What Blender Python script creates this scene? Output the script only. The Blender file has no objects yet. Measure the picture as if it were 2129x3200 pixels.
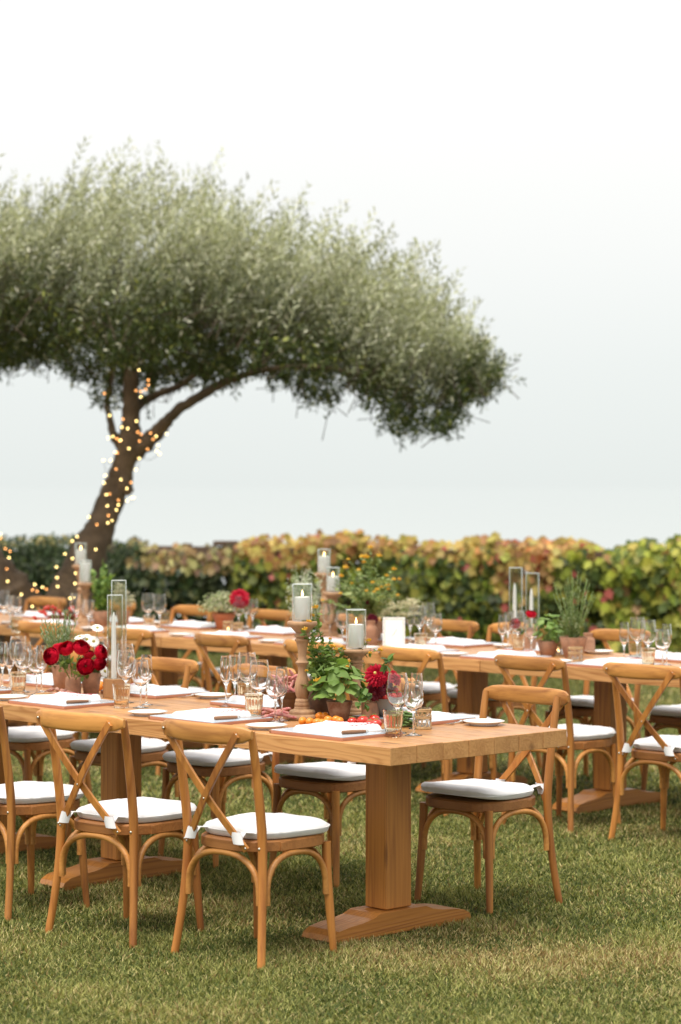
import bpy, bmesh, math, random
import numpy as np
from math import sin, cos, pi, radians
from mathutils import Vector, Matrix, noise

random.seed(7); np.random.seed(7)
rng = np.random.default_rng(11)
scene = bpy.context.scene
COL = scene.collection

# ------------------------------------------------------------------ camera
CAM_H = 1.751; FPX = 7417.0; HOR = 1515.4          # photograph pixels (2129 x 3200)
cd = bpy.data.cameras.new('camera'); cam = bpy.data.objects.new('camera', cd); COL.objects.link(cam)
cam.location = (0, 0, CAM_H); cam.rotation_euler = (radians(90), 0, 0)
cd.sensor_fit = 'VERTICAL'; cd.sensor_height = 36; cd.sensor_width = 36 * 2129 / 3200
cd.lens = FPX / 3200 * 36; cd.shift_y = -(1600 - HOR) / 3200
cd.clip_start = 0.1; cd.clip_end = 60000
cd.dof.use_dof = True; cd.dof.focus_distance = 9.4; cd.dof.aperture_fstop = 2.7
scene.camera = cam
scene.render.resolution_x = 681; scene.render.resolution_y = 1024

# ------------------------------------------------------------------ sky, sun, exposure
SUN_EL, SUN_AZ = radians(66), radians(215)          # azimuth from +Y, clockwise (behind, to the left)
w = bpy.data.worlds.new('World'); scene.world = w; w.use_nodes = True
nt = w.node_tree; nt.nodes.clear()
def wn(t, **k):
    n = nt.nodes.new(t)
    for a, b in k.items(): setattr(n, a, b)
    return n
out = wn('ShaderNodeOutputWorld'); bg = wn('ShaderNodeBackground')
sky = wn('ShaderNodeTexSky', sky_type='NISHITA', sun_disc=False, sun_elevation=SUN_EL, sun_rotation=SUN_AZ,
         dust_density=4.0, air_density=1.0, altitude=40)
tc = wn('ShaderNodeTexCoord'); sep = wn('ShaderNodeSeparateXYZ'); ramp = wn('ShaderNodeValToRGB')
nt.links.new(tc.outputs['Generated'], sep.inputs[0]); nt.links.new(sep.outputs['Z'], ramp.inputs[0])
stops = [(0.0, (.690, .727, .708)), (.05, (.735, .768, .752)), (.10, (.810, .823, .808)), (.15, (.865, .866, .850)),
         (.20, (.890, .886, .872)), (.45, (.99, .975, .945)), (1.0, (1.12, 1.10, 1.06))]
SK = 1.7
cr = ramp.color_ramp
for i, (p, c) in enumerate(stops):
    e = cr.elements[i] if i < 2 else cr.elements.new(p)
    e.position = p
    e.color = (c[0] / SK, c[1] / SK, c[2] / SK, 1)
sc1 = wn('ShaderNodeVectorMath', operation='SCALE'); sc1.inputs['Scale'].default_value = SK * 0.98
sc2 = wn('ShaderNodeVectorMath', operation='SCALE'); sc2.inputs['Scale'].default_value = 0.1 * 0.02
add = wn('ShaderNodeVectorMath', operation='ADD')
nt.links.new(ramp.outputs[0], sc1.inputs[0]); nt.links.new(sky.outputs[0], sc2.inputs[0])
nt.links.new(sc1.outputs[0], add.inputs[0]); nt.links.new(sc2.outputs[0], add.inputs[1])
nt.links.new(add.outputs[0], bg.inputs[0]); bg.inputs[1].default_value = 1.0
nt.links.new(bg.outputs[0], out.inputs[0])
sd = bpy.data.lights.new('sun', 'SUN'); sd.energy = 3.3; sd.angle = radians(32); sd.color = (1, .93, .82)
sun = bpy.data.objects.new('sun', sd); COL.objects.link(sun)
sdir = Vector((sin(SUN_AZ) * cos(SUN_EL), cos(SUN_AZ) * cos(SUN_EL), sin(SUN_EL)))
sun.rotation_euler = sdir.to_track_quat('Z', 'Y').to_euler(); sun.location = (-6, -10, 12)
scene.view_settings.view_transform = 'Standard'; scene.view_settings.look = 'None'
scene.view_settings.exposure = 0.26; scene.view_settings.gamma = 1.0; scene.view_settings.use_curve_mapping = False
scene.render.engine = 'CYCLES'
cy = scene.cycles
cy.max_bounces = 12; cy.transmission_bounces = 12; cy.transparent_max_bounces = 16; cy.glossy_bounces = 4; cy.diffuse_bounces = 3
cy.use_denoising = True; cy.sample_clamp_indirect = 6

# ------------------------------------------------------------------ frame of the tables
TH = radians(43.636)
EV = Vector((cos(TH), sin(TH), 0)); LV = Vector((-sin(TH), cos(TH), 0)); OV = Vector((.1815, 8.6192, 0))
TZ = .795
def TP(e, l, z=TZ): return OV + EV * e + LV * l + Vector((0, 0, z))
def at(px, py, z=TZ):
    d = (CAM_H - z) * FPX / (py - HOR); return Vector(((px - 1064.5) / FPX * d, d, z))
def atd(px, py, d):
    return Vector(((px - 1064.5) / FPX * d, d, CAM_H + (HOR - py) / FPX * d))

# ------------------------------------------------------------------ scene helpers
def tag(o, label=None, cat=None, group=None, kind=None):
    if label: o['label'] = label
    if cat: o['category'] = cat
    if group: o['group'] = group
    if kind: o['kind'] = kind
    return o
def empty(name, loc=(0, 0, 0), rz=0):
    o = bpy.data.objects.new(name, None); COL.objects.link(o); o.location = loc; o.rotation_euler = (0, 0, rz)
    o.empty_display_size = .05
    return o
def copy_tree(o, parent=None):
    c = o.copy(); COL.objects.link(c)
    if parent: c.parent = parent
    for ch in list(o.children): copy_tree(ch, c)
    return c
def link(name, me, parent=None, loc=None, rz=None):
    o = bpy.data.objects.new(name, me); COL.objects.link(o)
    if parent: o.parent = parent
    if loc is not None: o.location = loc
    if rz is not None: o.rotation_euler = (0, 0, rz)
    return o

class MB:
    def __init__(s): s.V = []; s.F = []; s.S = []
    def add(s, V, F, smooth=False):
        b = len(s.V); s.V += [tuple(v) for v in V]; s.F += [tuple(i + b for i in f) for f in F]; s.S += [smooth] * len(F); return s
    def box(s, a, b, ch=0.0, M=None):
        x0, y0, z0 = a; x1, y1, z1 = b
        if ch <= 0:
            V = [(x, y, z) for z in (z0, z1) for y in (y0, y1) for x in (x0, x1)]
            F = [(0, 2, 3, 1), (4, 5, 7, 6), (0, 1, 5, 4), (2, 6, 7, 3), (0, 4, 6, 2), (1, 3, 7, 5)]
        else:
            V = []; c = ch
            for sx in (0, 1):
                for sy in (0, 1):
                    for sz in (0, 1):
                        X = (x0, x1)[sx]; Y = (y0, y1)[sy]; Z = (z0, z1)[sz]
                        dx = c * (1 - 2 * sx); dy = c * (1 - 2 * sy); dz = c * (1 - 2 * sz)
                        V += [(X, Y + dy, Z + dz), (X + dx, Y, Z + dz), (X + dx, Y + dy, Z)]
            def id(sx, sy, sz, k): return ((sx * 2 + sy) * 2 + sz) * 3 + k
            F = []
            for sx in (0, 1):
                f = [id(sx, 0, 0, 0), id(sx, 1, 0, 0), id(sx, 1, 1, 0), id(sx, 0, 1, 0)]; F.append(f if sx else f[::-1])
            for sy in (0, 1):
                f = [id(0, sy, 0, 1), id(0, sy, 1, 1), id(1, sy, 1, 1), id(1, sy, 0, 1)]; F.append(f if sy else f[::-1])
            for sz in (0, 1):
                f = [id(0, 0, sz, 2), id(1, 0, sz, 2), id(1, 1, sz, 2), id(0, 1, sz, 2)]; F.append(f if sz else f[::-1])
            for sx in (0, 1):
                for sy in (0, 1): F.append([id(sx, sy, 0, 0), id(sx, sy, 1, 0), id(sx, sy, 1, 1), id(sx, sy, 0, 1)])
                for sz in (0, 1): F.append([id(sx, 0, sz, 0), id(sx, 1, sz, 0), id(sx, 1, sz, 2), id(sx, 0, sz, 2)])
            for sy in (0, 1):
                for sz in (0, 1): F.append([id(0, sy, sz, 1), id(1, sy, sz, 1), id(1, sy, sz, 2), id(0, sy, sz, 2)])
            for sx in (0, 1):
                for sy in (0, 1):
                    for sz in (0, 1): F.append([id(sx, sy, sz, k) for k in range(3)])
        if M is not None: V = [tuple(M @ Vector(v)) for v in V]
        return s.add(V, F)
    def lathe(s, prof, n=24, c=(0, 0, 0), rib=None, M=None, smooth=True):
        V = []; F = []
        for j, (r, z) in enumerate(prof):
            for i in range(n):
                a = 2 * pi * i / n; rr = r * (1 + (rib(j, a) if rib else 0))
                V.append((c[0] + rr * cos(a), c[1] + rr * sin(a), c[2] + z))
        for j in range(len(prof) - 1):
            for i in range(n):
                k = (i + 1) % n; F.append((j * n + i, j * n + k, (j + 1) * n + k, (j + 1) * n + i))
        if prof[0][0] > 1e-5: F.append(tuple(range(n))[::-1])
        if prof[-1][0] > 1e-5: F.append(tuple((len(prof) - 1) * n + i for i in range(n)))
        if M is not None: V = [tuple(M @ Vector(v)) for v in V]
        return s.add(V, F, smooth)
    def tube(s, P, R, n=8, flat=1.0, up=None, bump=0.0, cap=True, smooth=True):
        P = [Vector(p) for p in P]
        if not hasattr(R, '__len__'): R = [R] * len(P)
        V = []; F = []; u = None
        for j, p in enumerate(P):
            t = (P[min(j + 1, len(P) - 1)] - P[max(j - 1, 0)])
            t = t.normalized() if t.length > 1e-9 else Vector((0, 0, 1))
            if up is not None: u = Vector(up)
            elif u is None: u = Vector((0, 0, 1)) if abs(t.z) < .9 else Vector((1, 0, 0))
            u = (u - t * u.dot(t)).normalized(); v = t.cross(u)
            for i in range(n):
                a = 2 * pi * i / n
                q = p + (u * cos(a) * flat + v * sin(a)) * R[j]
                if bump:
                    q = q + (q - p).normalized() * bump * R[j] * (noise.noise(q * (2.2 / max(R[j], .02)) * .5) + .6 * noise.noise(q * (6 / max(R[j], .02)) * .4))
                V.append(tuple(q))
        for j in range(len(P) - 1):
            for i in range(n):
                k = (i + 1) % n; F.append((j * n + i, j * n + k, (j + 1) * n + k, (j + 1) * n + i))
        if cap: F.append(tuple(range(n))[::-1]); F.append(tuple((len(P) - 1) * n + i for i in range(n)))
        return s.add(V, F, smooth)
    def ribbon(s, P, N, w, t, smooth=True):
        """flat bar: along P, thickness t along N[j], width w across"""
        P = [Vector(p) for p in P]; V = []; F = []
        for j, p in enumerate(P):
            d = (P[min(j + 1, len(P) - 1)] - P[max(j - 1, 0)]).normalized()
            nn = Vector(N[j] if isinstance(N[0], (tuple, list, Vector)) else N); nn = (nn - d * nn.dot(d)).normalized(); b = d.cross(nn)
            c = .15 * t
            for (x, y) in ((-w / 2, -t / 2 + c), (-w / 2 + c, -t / 2), (w / 2 - c, -t / 2), (w / 2, -t / 2 + c), (w / 2, t / 2 - c), (w / 2 - c, t / 2), (-w / 2 + c, t / 2), (-w / 2, t / 2 - c)):
                V.append(tuple(p + b * x + nn * y))
        n = 8
        for j in range(len(P) - 1):
            for i in range(n):
                k = (i + 1) % n; F.append((j * n + i, j * n + k, (j + 1) * n + k, (j + 1) * n + i))
        F.append(tuple(range(n))[::-1]); F.append(tuple((len(P) - 1) * n + i for i in range(n)))
        return s.add(V, F, False)
    def prism(s, poly, x0, x1, axis='x', smooth=False):
        """poly in (a,b); extruded along axis"""
        n = len(poly)
        def pt(t, a, b): return {'x': (t, a, b), 'y': (a, t, b), 'z': (a, b, t)}[axis]
        V = [pt(x0, a, b) for a, b in poly] + [pt(x1, a, b) for a, b in poly]
        F = [(i, (i + 1) % n, n + (i + 1) % n, n + i) for i in range(n)]
        s.add(V, F, smooth); b = len(s.V) - 2 * n
        s.F += [tuple(b + i for i in range(n))[::-1], tuple(b + n + i for i in range(n))]; s.S += [False, False]
        return s
    def ball(s, c, r, nu=12, nv=8, sz=(1, 1, 1), M=None, bump=0):
        prof = []
        V = []; F = []
        for j in range(nv + 1):
            t = pi * j / nv
            for i in range(nu):
                a = 2 * pi * i / nu
                v = Vector((sin(t) * cos(a) * sz[0], sin(t) * sin(a) * sz[1], -cos(t) * sz[2])) * r
                if bump: v *= 1 + bump * noise.noise(v * (1.5 / r) + Vector(c) * 30)
                if M is not None: v = M @ v
                V.append((c[0] + v.x, c[1] + v.y, c[2] + v.z))
        for j in range(nv):
            for i in range(nu):
                k = (i + 1) % nu; F.append((j * nu + i, j * nu + k, (j + 1) * nu + k, (j + 1) * nu + i))
        return s.add(V, F, True)
    def mesh(s, name, mat):
        me = bpy.data.meshes.new(name); me.from_pydata(s.V, [], s.F)
        me.polygons.foreach_set('use_smooth', s.S)
        bm = bmesh.new(); bm.from_mesh(me); bmesh.ops.remove_doubles(bm, verts=bm.verts, dist=1e-6)
        bmesh.ops.recalc_face_normals(bm, faces=bm.faces); bm.to_mesh(me); bm.free()
        if mat: me.materials.append(mat)
        if any(s.S): me.set_sharp_from_angle(angle=radians(52))
        me.update(); return me
    def build(s, name, mat, parent=None, loc=None, rz=None): return link(name, s.mesh(name, mat), parent, loc, rz)

def scatter_mesh(name, tv, tf, pos, R, scl, col, mat, smooth=False):
    """many copies of one small template, joined: tv (k,3), tf (m,n) ; pos (N,3), R (N,3,3) columns=axes, scl (N,3), col (N,3)"""
    tv = np.asarray(tv, np.float32); tf = np.asarray(tf, np.int32); N = len(pos); k = len(tv)
    v = tv[None] * np.asarray(scl, np.float32)[:, None, :]
    v = np.einsum('nij,nkj->nki', np.asarray(R, np.float32), v) + np.asarray(pos, np.float32)[:, None, :]
    f = (tf[None] + (np.arange(N, dtype=np.int32) * k)[:, None, None]).reshape(-1, tf.shape[1])
    me = bpy.data.meshes.new(name); nv = N * k; nf = len(f); n = tf.shape[1]
    me.vertices.add(nv); me.vertices.foreach_set('co', v.reshape(-1))
    me.loops.add(nf * n); me.loops.foreach_set('vertex_index', f.reshape(-1))
    me.polygons.add(nf); me.polygons.foreach_set('loop_start', np.arange(nf, dtype=np.int32) * n)
    me.polygons.foreach_set('loop_total', np.full(nf, n, np.int32))
    if smooth: me.polygons.foreach_set('use_smooth', np.ones(nf, bool))
    at_ = me.color_attributes.new('tint', 'FLOAT_COLOR', 'POINT')
    c = np.ones((N, k, 4), np.float32); c[:, :, :3] = np.asarray(col, np.float32)[:, None, :]
    at_.data.foreach_set('color', c.reshape(-1))
    me.materials.append(mat); me.update(calc_edges=True); return me
def frames(d, up=None):
    """frames whose Y axis is d (N,3); Z near up"""
    d = np.asarray(d, float); d = d / (np.linalg.norm(d, axis=1, keepdims=True) + 1e-9)
    if up is None: up = rng.normal(size=d.shape)
    up = np.broadcast_to(np.asarray(up, float), d.shape)
    x = np.cross(d, up); x /= (np.linalg.norm(x, axis=1, keepdims=True) + 1e-9); z = np.cross(x, d)
    return np.stack([x, d, z], axis=2)
def pick(cols, n, jit=.12, p=None):
    cols = np.asarray(cols, float); i = rng.choice(len(cols), n, p=p)
    return np.clip(cols[i] * (1 + rng.normal(size=(n, 1)) * jit) * (1 + rng.normal(size=(n, 3)) * jit * .3), .005, 1)

# ------------------------------------------------------------------ materials
def new_mat(name):
    m = bpy.data.materials.new(name); m.use_nodes = True; t = m.node_tree; b = t.nodes['Principled BSDF']; return m, t, b
def plain(name, col, rough=.5, metal=0, spec=.5, bump=0, bscale=60, var=0, vscale=8, coat=0, sheen=0, sss=0, tint2=None):
    m, t, b = new_mat(name)
    b.inputs['Base Color'].default_value = (*col, 1); b.inputs['Roughness'].default_value = rough
    b.inputs['Metallic'].default_value = metal; b.inputs['Specular IOR Level'].default_value = spec
    b.inputs['Coat Weight'].default_value = coat; b.inputs['Sheen Weight'].default_value = sheen
    if sss:
        b.inputs['Subsurface Weight'].default_value = sss; b.inputs['Subsurface Radius'].default_value = (.02, .012, .008); b.inputs['Subsurface Scale'].default_value = 1
    tcn = t.nodes.new('ShaderNodeTexCoord')
    if var:
        n = t.nodes.new('ShaderNodeTexNoise'); n.inputs['Scale'].default_value = vscale; n.inputs['Detail'].default_value = 5; n.inputs['Roughness'].default_value = .65
        inf = t.nodes.new('ShaderNodeObjectInfo'); va = t.nodes.new('ShaderNodeVectorMath'); va.operation = 'ADD'
        mu = t.nodes.new('ShaderNodeMath'); mu.operation = 'MULTIPLY'; mu.inputs[1].default_value = 30
        t.links.new(inf.outputs['Random'], mu.inputs[0]); t.links.new(tcn.outputs['Object'], va.inputs[0]); t.links.new(mu.outputs[0], va.inputs[1]); t.links.new(va.outputs[0], n.inputs['Vector'])
        r = t.nodes.new('ShaderNodeValToRGB'); r.color_ramp.elements[0].position = .32; r.color_ramp.elements[1].position = .68
        c2 = tint2 or tuple(c * (1 - var) for c in col)
        r.color_ramp.elements[0].color = (*c2, 1); r.color_ramp.elements[1].color = (*col, 1)
        t.links.new(n.outputs['Fac'], r.inputs[0]); t.links.new(r.outputs[0], b.inputs['Base Color'])
    if bump:
        n2 = t.nodes.new('ShaderNodeTexNoise'); n2.inputs['Scale'].default_value = bscale; n2.inputs['Detail'].default_value = 4
        bp = t.nodes.new('ShaderNodeBump'); bp.inputs['Strength'].default_value = bump; bp.inputs['Distance'].default_value = .003
        t.links.new(tcn.outputs['Object'], n2.inputs['Vector']); t.links.new(n2.outputs['Fac'], bp.inputs['Height']); t.links.new(bp.outputs[0], b.inputs['Normal'])
    return m
def wood(name, light, dark, axis='Y', grain=1.0, rings=6.0, along=.55, ringw=.42, rough=.45, knots=False, spread=.25, red=None, fine=1.0, coat=0.0):
    """procedural timber; the grain runs along the object's own axis"""
    m, t, b = new_mat(name); N = t.nodes.new; L = t.links.new
    tcn = N('ShaderNodeTexCoord'); inf = N('ShaderNodeObjectInfo')
    mu = N('ShaderNodeVectorMath'); mu.operation = 'SCALE'; cmb = N('ShaderNodeCombineXYZ')
    for i in range(3): L(inf.outputs['Random'], cmb.inputs[i])
    L(cmb.outputs[0], mu.inputs[0]); mu.inputs['Scale'].default_value = 37.3
    va = N('ShaderNodeVectorMath'); va.operation = 'ADD'; L(tcn.outputs['Object'], va.inputs[0]); L(mu.outputs[0], va.inputs[1])
    def mapped(sc, along):
        mp = N('ShaderNodeMapping'); s = [sc, sc, sc]; s['XYZ'.index(axis)] = along; mp.inputs['Scale'].default_value = s
        L(va.outputs[0], mp.inputs['Vector']); return mp.outputs[0]
    def noi(vec, scale, det=3, rg=.5, dist=0):
        n = N('ShaderNodeTexNoise'); n.inputs['Scale'].default_value = scale; n.inputs['Detail'].default_value = det
        n.inputs['Roughness'].default_value = rg; n.inputs['Distortion'].default_value = dist; L(vec, n.inputs['Vector']); return n.outputs['Fac']
    def math_(op, a, bb=None, clamp=False):
        n = N('ShaderNodeMath'); n.operation = op; n.use_clamp = clamp
        for i, q in enumerate((a, bb)):
            if q is None: continue
            if isinstance(q, (int, float)): n.inputs[i].default_value = q
            else: L(q, n.inputs[i])
        return n.outputs[0]
    big = noi(mapped(5 * grain, along * grain), 1.0, 2, .4, .3)
    x = math_('MULTIPLY', big, rings * 6.28)
    if knots:
        vo = N('ShaderNodeTexVoronoi'); vo.inputs['Scale'].default_value = 1.0; L(mapped(7, 2.2), vo.inputs['Vector'])
        kd = vo.outputs['Distance']
        kk = math_('DIVIDE', .22, math_('ADD', kd, .05))
        x = math_('ADD', x, math_('MULTIPLY', kk, 2.6))
    sn = math_('SINE', x); ring = math_('MULTIPLY', math_('ADD', sn, 1), .5); ring = math_('POWER', ring, 2.2)
    fin = noi(mapped(90 * fine, 2.2 * fine), 1.0, 3, .6)
    med = noi(mapped(14, 1.0), 1.0, 3, .5)
    sx = N('ShaderNodeSeparateXYZ'); L(tcn.outputs['Normal'], sx.inputs[0]); na = math_('ABSOLUTE', sx.outputs['XYZ'.index(axis)])
    rw = math_('MULTIPLY', math_('SUBTRACT', 1.0, math_('MULTIPLY', na, .78)), ringw)
    f = math_('ADD', math_('MULTIPLY', ring, rw), math_('MULTIPLY', fin, 1.1)); f = math_('ADD', f, math_('MULTIPLY', med, 1.2)); f = math_('SUBTRACT', f, .98, True)
    mix = N('ShaderNodeMix'); mix.data_type = 'RGBA'; L(f, mix.inputs['Factor']); mix.inputs['A'].default_value = (*light, 1); mix.inputs['B'].default_value = (*dark, 1)
    colr = mix.outputs['Result']
    if knots:
        mr = N('ShaderNodeMapRange'); mr.inputs['From Min'].default_value = .07; mr.inputs['From Max'].default_value = .17; mr.inputs['To Min'].default_value = 1; mr.inputs['To Max'].default_value = 0; L(kd, mr.inputs['Value'])
        m2 = N('ShaderNodeMix'); m2.data_type = 'RGBA'; L(math_('MULTIPLY', mr.outputs[0], .75), m2.inputs['Factor']); L(colr, m2.inputs['A']); m2.inputs['B'].default_value = (dark[0] * .35, dark[1] * .28, dark[2] * .25, 1); colr = m2.outputs['Result']
    # board to board difference
    hs = N('ShaderNodeHueSaturation'); L(colr, hs.inputs['Color'])
    L(math_('ADD', math_('MULTIPLY', inf.outputs['Random'], spread), 1 - spread * .5), hs.inputs['Value'])
    colr = hs.outputs[0]
    if red:
        m3 = N('ShaderNodeMix'); m3.data_type = 'RGBA'; rr = math_('MULTIPLY', math_('FRACT', math_('MULTIPLY', inf.outputs['Random'], 7.31)), .55)
        L(math_('MULTIPLY', rr, noi(mapped(3, 1.2), 1.0, 2)), m3.inputs['Factor']); L(colr, m3.inputs['A']); m3.inputs['B'].default_value = (*red, 1); colr = m3.outputs['Result']
    L(colr, b.inputs['Base Color'])
    ro = math_('ADD', math_('MULTIPLY', fin, .18), rough - .09); L(ro, b.inputs['Roughness'])
    b.inputs['Coat Weight'].default_value = coat; b.inputs['Coat Roughness'].default_value = .25
    bp = N('ShaderNodeBump'); bp.inputs['Strength'].default_value = .22; bp.inputs['Distance'].default_value = .002; L(math_('ADD', fin, math_('MULTIPLY', ring, .6)), bp.inputs['Height']); L(bp.outputs[0], b.inputs['Normal'])
    return m
def leafmat(name, trans=.35, rough=.5, spec=.35, gain=1.0, attr=True, col=(.1, .2, .05)):
    m, t, b = new_mat(name); N = t.nodes.new; L = t.links.new
    if attr: a = N('ShaderNodeAttribute'); a.attribute_name = 'tint'; src = a.outputs['Color']
    else: a = N('ShaderNodeRGB'); a.outputs[0].default_value = (*col, 1); src = a.outputs[0]
    L(src, b.inputs['Base Color']); b.inputs['Roughness'].default_value = rough; b.inputs['Specular IOR Level'].default_value = spec
    tr = N('ShaderNodeBsdfTranslucent'); mx = N('ShaderNodeMixShader'); mx.inputs[0].default_value = trans
    g = N('ShaderNodeVectorMath'); g.operation = 'MULTIPLY'; g.inputs[1].default_value = (1.15, 1.2, .6); L(src, g.inputs[0]); L(g.outputs[0], tr.inputs[0])
    L(b.outputs[0], mx.inputs[1]); L(tr.outputs[0], mx.inputs[2]); L(mx.outputs[0], t.nodes['Material Output'].inputs['Surface'])
    return m
def glassmat(name, col=(1, 1, 1), rough=0.0, ior=1.45):
    m, t, b = new_mat(name); b.inputs['Base Color'].default_value = (*col, 1); b.inputs['Transmission Weight'].default_value = 1
    b.inputs['Roughness'].default_value = rough; b.inputs['IOR'].default_value = ior; return m
def thin_glass(name):
    m, t, b = new_mat(name); N = t.nodes.new; L = t.links.new
    lw = N('ShaderNodeLayerWeight'); lw.inputs['Blend'].default_value = .5; pw = N('ShaderNodeMath'); pw.operation = 'POWER'; pw.inputs[1].default_value = 1.9; L(lw.outputs['Facing'], pw.inputs[0]); f = N('ShaderNodeMath'); f.operation = 'MULTIPLY_ADD'; f.inputs[1].default_value = .8; f.inputs[2].default_value = .045; L(pw.outputs[0], f.inputs[0]); g_ = N('ShaderNodeBsdfGlossy'); g_.inputs['Roughness'].default_value = .01; g_.inputs['Color'].default_value = (1, 1, 1, 1)
    tr = N('ShaderNodeBsdfTransparent'); tr.inputs['Color'].default_value = (.965, .975, .972, 1); mx = N('ShaderNodeMixShader')
    L(f.outputs[0], mx.inputs[0]); L(tr.outputs[0], mx.inputs[1]); L(g_.outputs[0], mx.inputs[2]); L(mx.outputs[0], t.nodes['Material Output'].inputs['Surface']); return m
def emis(name, col, s):
    m, t, b = new_mat(name); b.inputs['Base Color'].default_value = (*col, 1); b.inputs['Emission Color'].default_value = (*col, 1); b.inputs['Emission Strength'].default_value = s; return m

M_PLANK = wood('table_pine', (.58, .30, .112), (.28, .10, .022), 'Y', 1.5, 26, .40, .42, rough=.36, knots=True, spread=.18, coat=.2)
M_POST = wood('post_pine', (.50, .205, .038), (.22, .068, .010), 'Z', 1.6, 20, .18, .34, rough=.5, knots=True, spread=.1)
M_FOOT = wood('foot_pine', (.48, .200, .045), (.20, .062, .010), 'X', 1.5, 20, .22, .36, rough=.36, knots=True, spread=.1, coat=.2)
M_CHZ = wood('chair_wood_upright', (.52, .220, .046), (.20, .060, .009), 'Z', 1.2, 9, rough=.48, spread=.45, red=(.27, .055, .008), coat=.1)
M_CHX = wood('chair_wood_across', (.56, .255, .062), (.25, .085, .014), 'X', 1.0, 9, rough=.48, spread=.35, coat=.1)
M_SEAT = wood('chair_seat_wood', (.40, .165, .045), (.17, .055, .011), 'X', 1.2, 9, rough=.5, spread=.35)
M_TURN = wood('turned_wood', (.46, .27, .145), (.25, .13, .065), 'Z', 1.5, 5, rough=.65, spread=.1, fine=.6)
M_BLOCK = wood('block_wood', (.45, .24, .10), (.25, .11, .04), 'Z', 1.5, 8, rough=.5)
M_HANDLE = wood('handle_wood', (.30, .15, .075), (.14, .06, .03), 'Y', 3, 5, rough=.45)
M_BOWLW = wood('bowl_wood', (.16, .07, .03), (.07, .03, .015), 'X', 2, 5, rough=.4)
M_CUSH = plain('cushion_cotton', (.74, .74, .765), .85, bump=.25, bscale=9, sheen=.2)
M_PIPE = plain('cushion_piping', (.78, .78, .79), .85)
M_LINEN = plain('napkin_linen', (.76, .76, .775), .8, bump=.35, bscale=30)
M_HEM = plain('red_thread', (.45, .03, .04), .7)
M_STEEL = plain('steel', (.75, .74, .72), .2, metal=1)
M_SCREW = plain('screw_metal', (.55, .52, .46), .35, metal=1)
M_CHINA = plain('white_china', (.84, .84, .83), .15, coat=.5)
M_WAX = plain('candle_wax', (.90, .89, .86), .5)
M_WICK = plain('wick', (.03, .02, .02), .9)
M_FLAME = emis('flame', (1, .62, .25), 9)
M_GLASS = glassmat('clear_glass'); M_AMBER = glassmat('amber_glass', (.96, .88, .73)); M_HURR = thin_glass('hurricane_glass'); M_RIM = plain('glass_rim_glint', (.62, .68, .67), .08, coat=1)  # M_RIM is opaque; its pale colour stands in for the sky glint on edges
M_TERRA = plain('aged_terracotta', (.46, .235, .14), .85, bump=.4, bscale=40, var=.5, vscale=22, tint2=(.24, .13, .08))
M_TERRA2 = plain('mossy_terracotta', (.42, .27, .19), .9, bump=.5, bscale=40, var=.6, vscale=26, tint2=(.22, .085, .045))
M_TERRAD = plain('dark_terracotta', (.17, .095, .06), .9, bump=.4, bscale=40, var=.6, vscale=16)
M_TERRAN = plain('new_terracotta', (.44, .15, .07), .8, var=.15)
M_SOIL = plain('soil', (.035, .024, .016), 1, bump=.6, bscale=80)
M_RATTAN = plain('rattan', (.55, .36, .18), .6, var=.2, vscale=60)
M_TILETOP = plain('tile_glaze', (.60, .63, .67), .25, var=.4, vscale=9, tint2=(.42, .52, .64))
M_TILEEDGE = plain('tile_clay', (.46, .20, .125), .8)
M_STONE = plain('bowl_stoneware', (.24, .22, .19), .45, var=.3)
M_CARD = plain('card_paper', (.83, .81, .77), .7)
M_INK = plain('card_ink', (.55, .26, .17), .7)
M_ORANGE = plain('kumquat_skin', (.75, .24, .02), .3, bump=.1, bscale=250)
M_TOM = plain('tomato_skin', (.62, .03, .012), .18, coat=.4, var=.25, vscale=14)
M_RADISH = plain('radish_skin', (.66, .04, .03), .25, var=.3, vscale=30)
M_RED = plain('rose_petal', (.62, .006, .030), .6, spec=.12, var=.35, vscale=60)
M_DAHL = plain('dahlia_petal', (.50, .005, .028), .55, spec=.15, var=.5, vscale=45)
M_BLK = plain('dark_dahlia', (.12, .003, .015), .5, spec=.3)
M_BORL = plain('borlotti_pod', (.62, .36, .30), .6, var=.5, vscale=90, tint2=(.45, .06, .08))
M_GARL = plain('shallot_skin', (.62, .40, .30), .5, var=.4, vscale=40, tint2=(.40, .12, .10))
M_LEAF = leafmat('leaf_tinted', .3, .5)
M_OLIVE = leafmat('olive_leaf', .25, .55, .4)
M_GRASS = leafmat('grass_blade', .25, .6, .25)
M_STEM = plain('green_stem', (.16, .24, .06), .6)
M_BARK = plain('olive_bark', (.20, .14, .092), .95, bump=1.0, bscale=14, var=.5, vscale=7)
M_TWIG = plain('twig_bark', (.07, .05, .035), .95)
M_WIRE = plain('light_wire', (.03, .03, .025), .7)
M_BULB = emis('warm_bulb', (1.0, .74, .26), 7.5); M_BULBO = emis('amber_bulb', (1.0, .42, .12), 5)
M_FENCE = wood('fence_wood', (.14, .09, .06), (.07, .045, .03), 'X', 1, 5, rough=.8)

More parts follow.
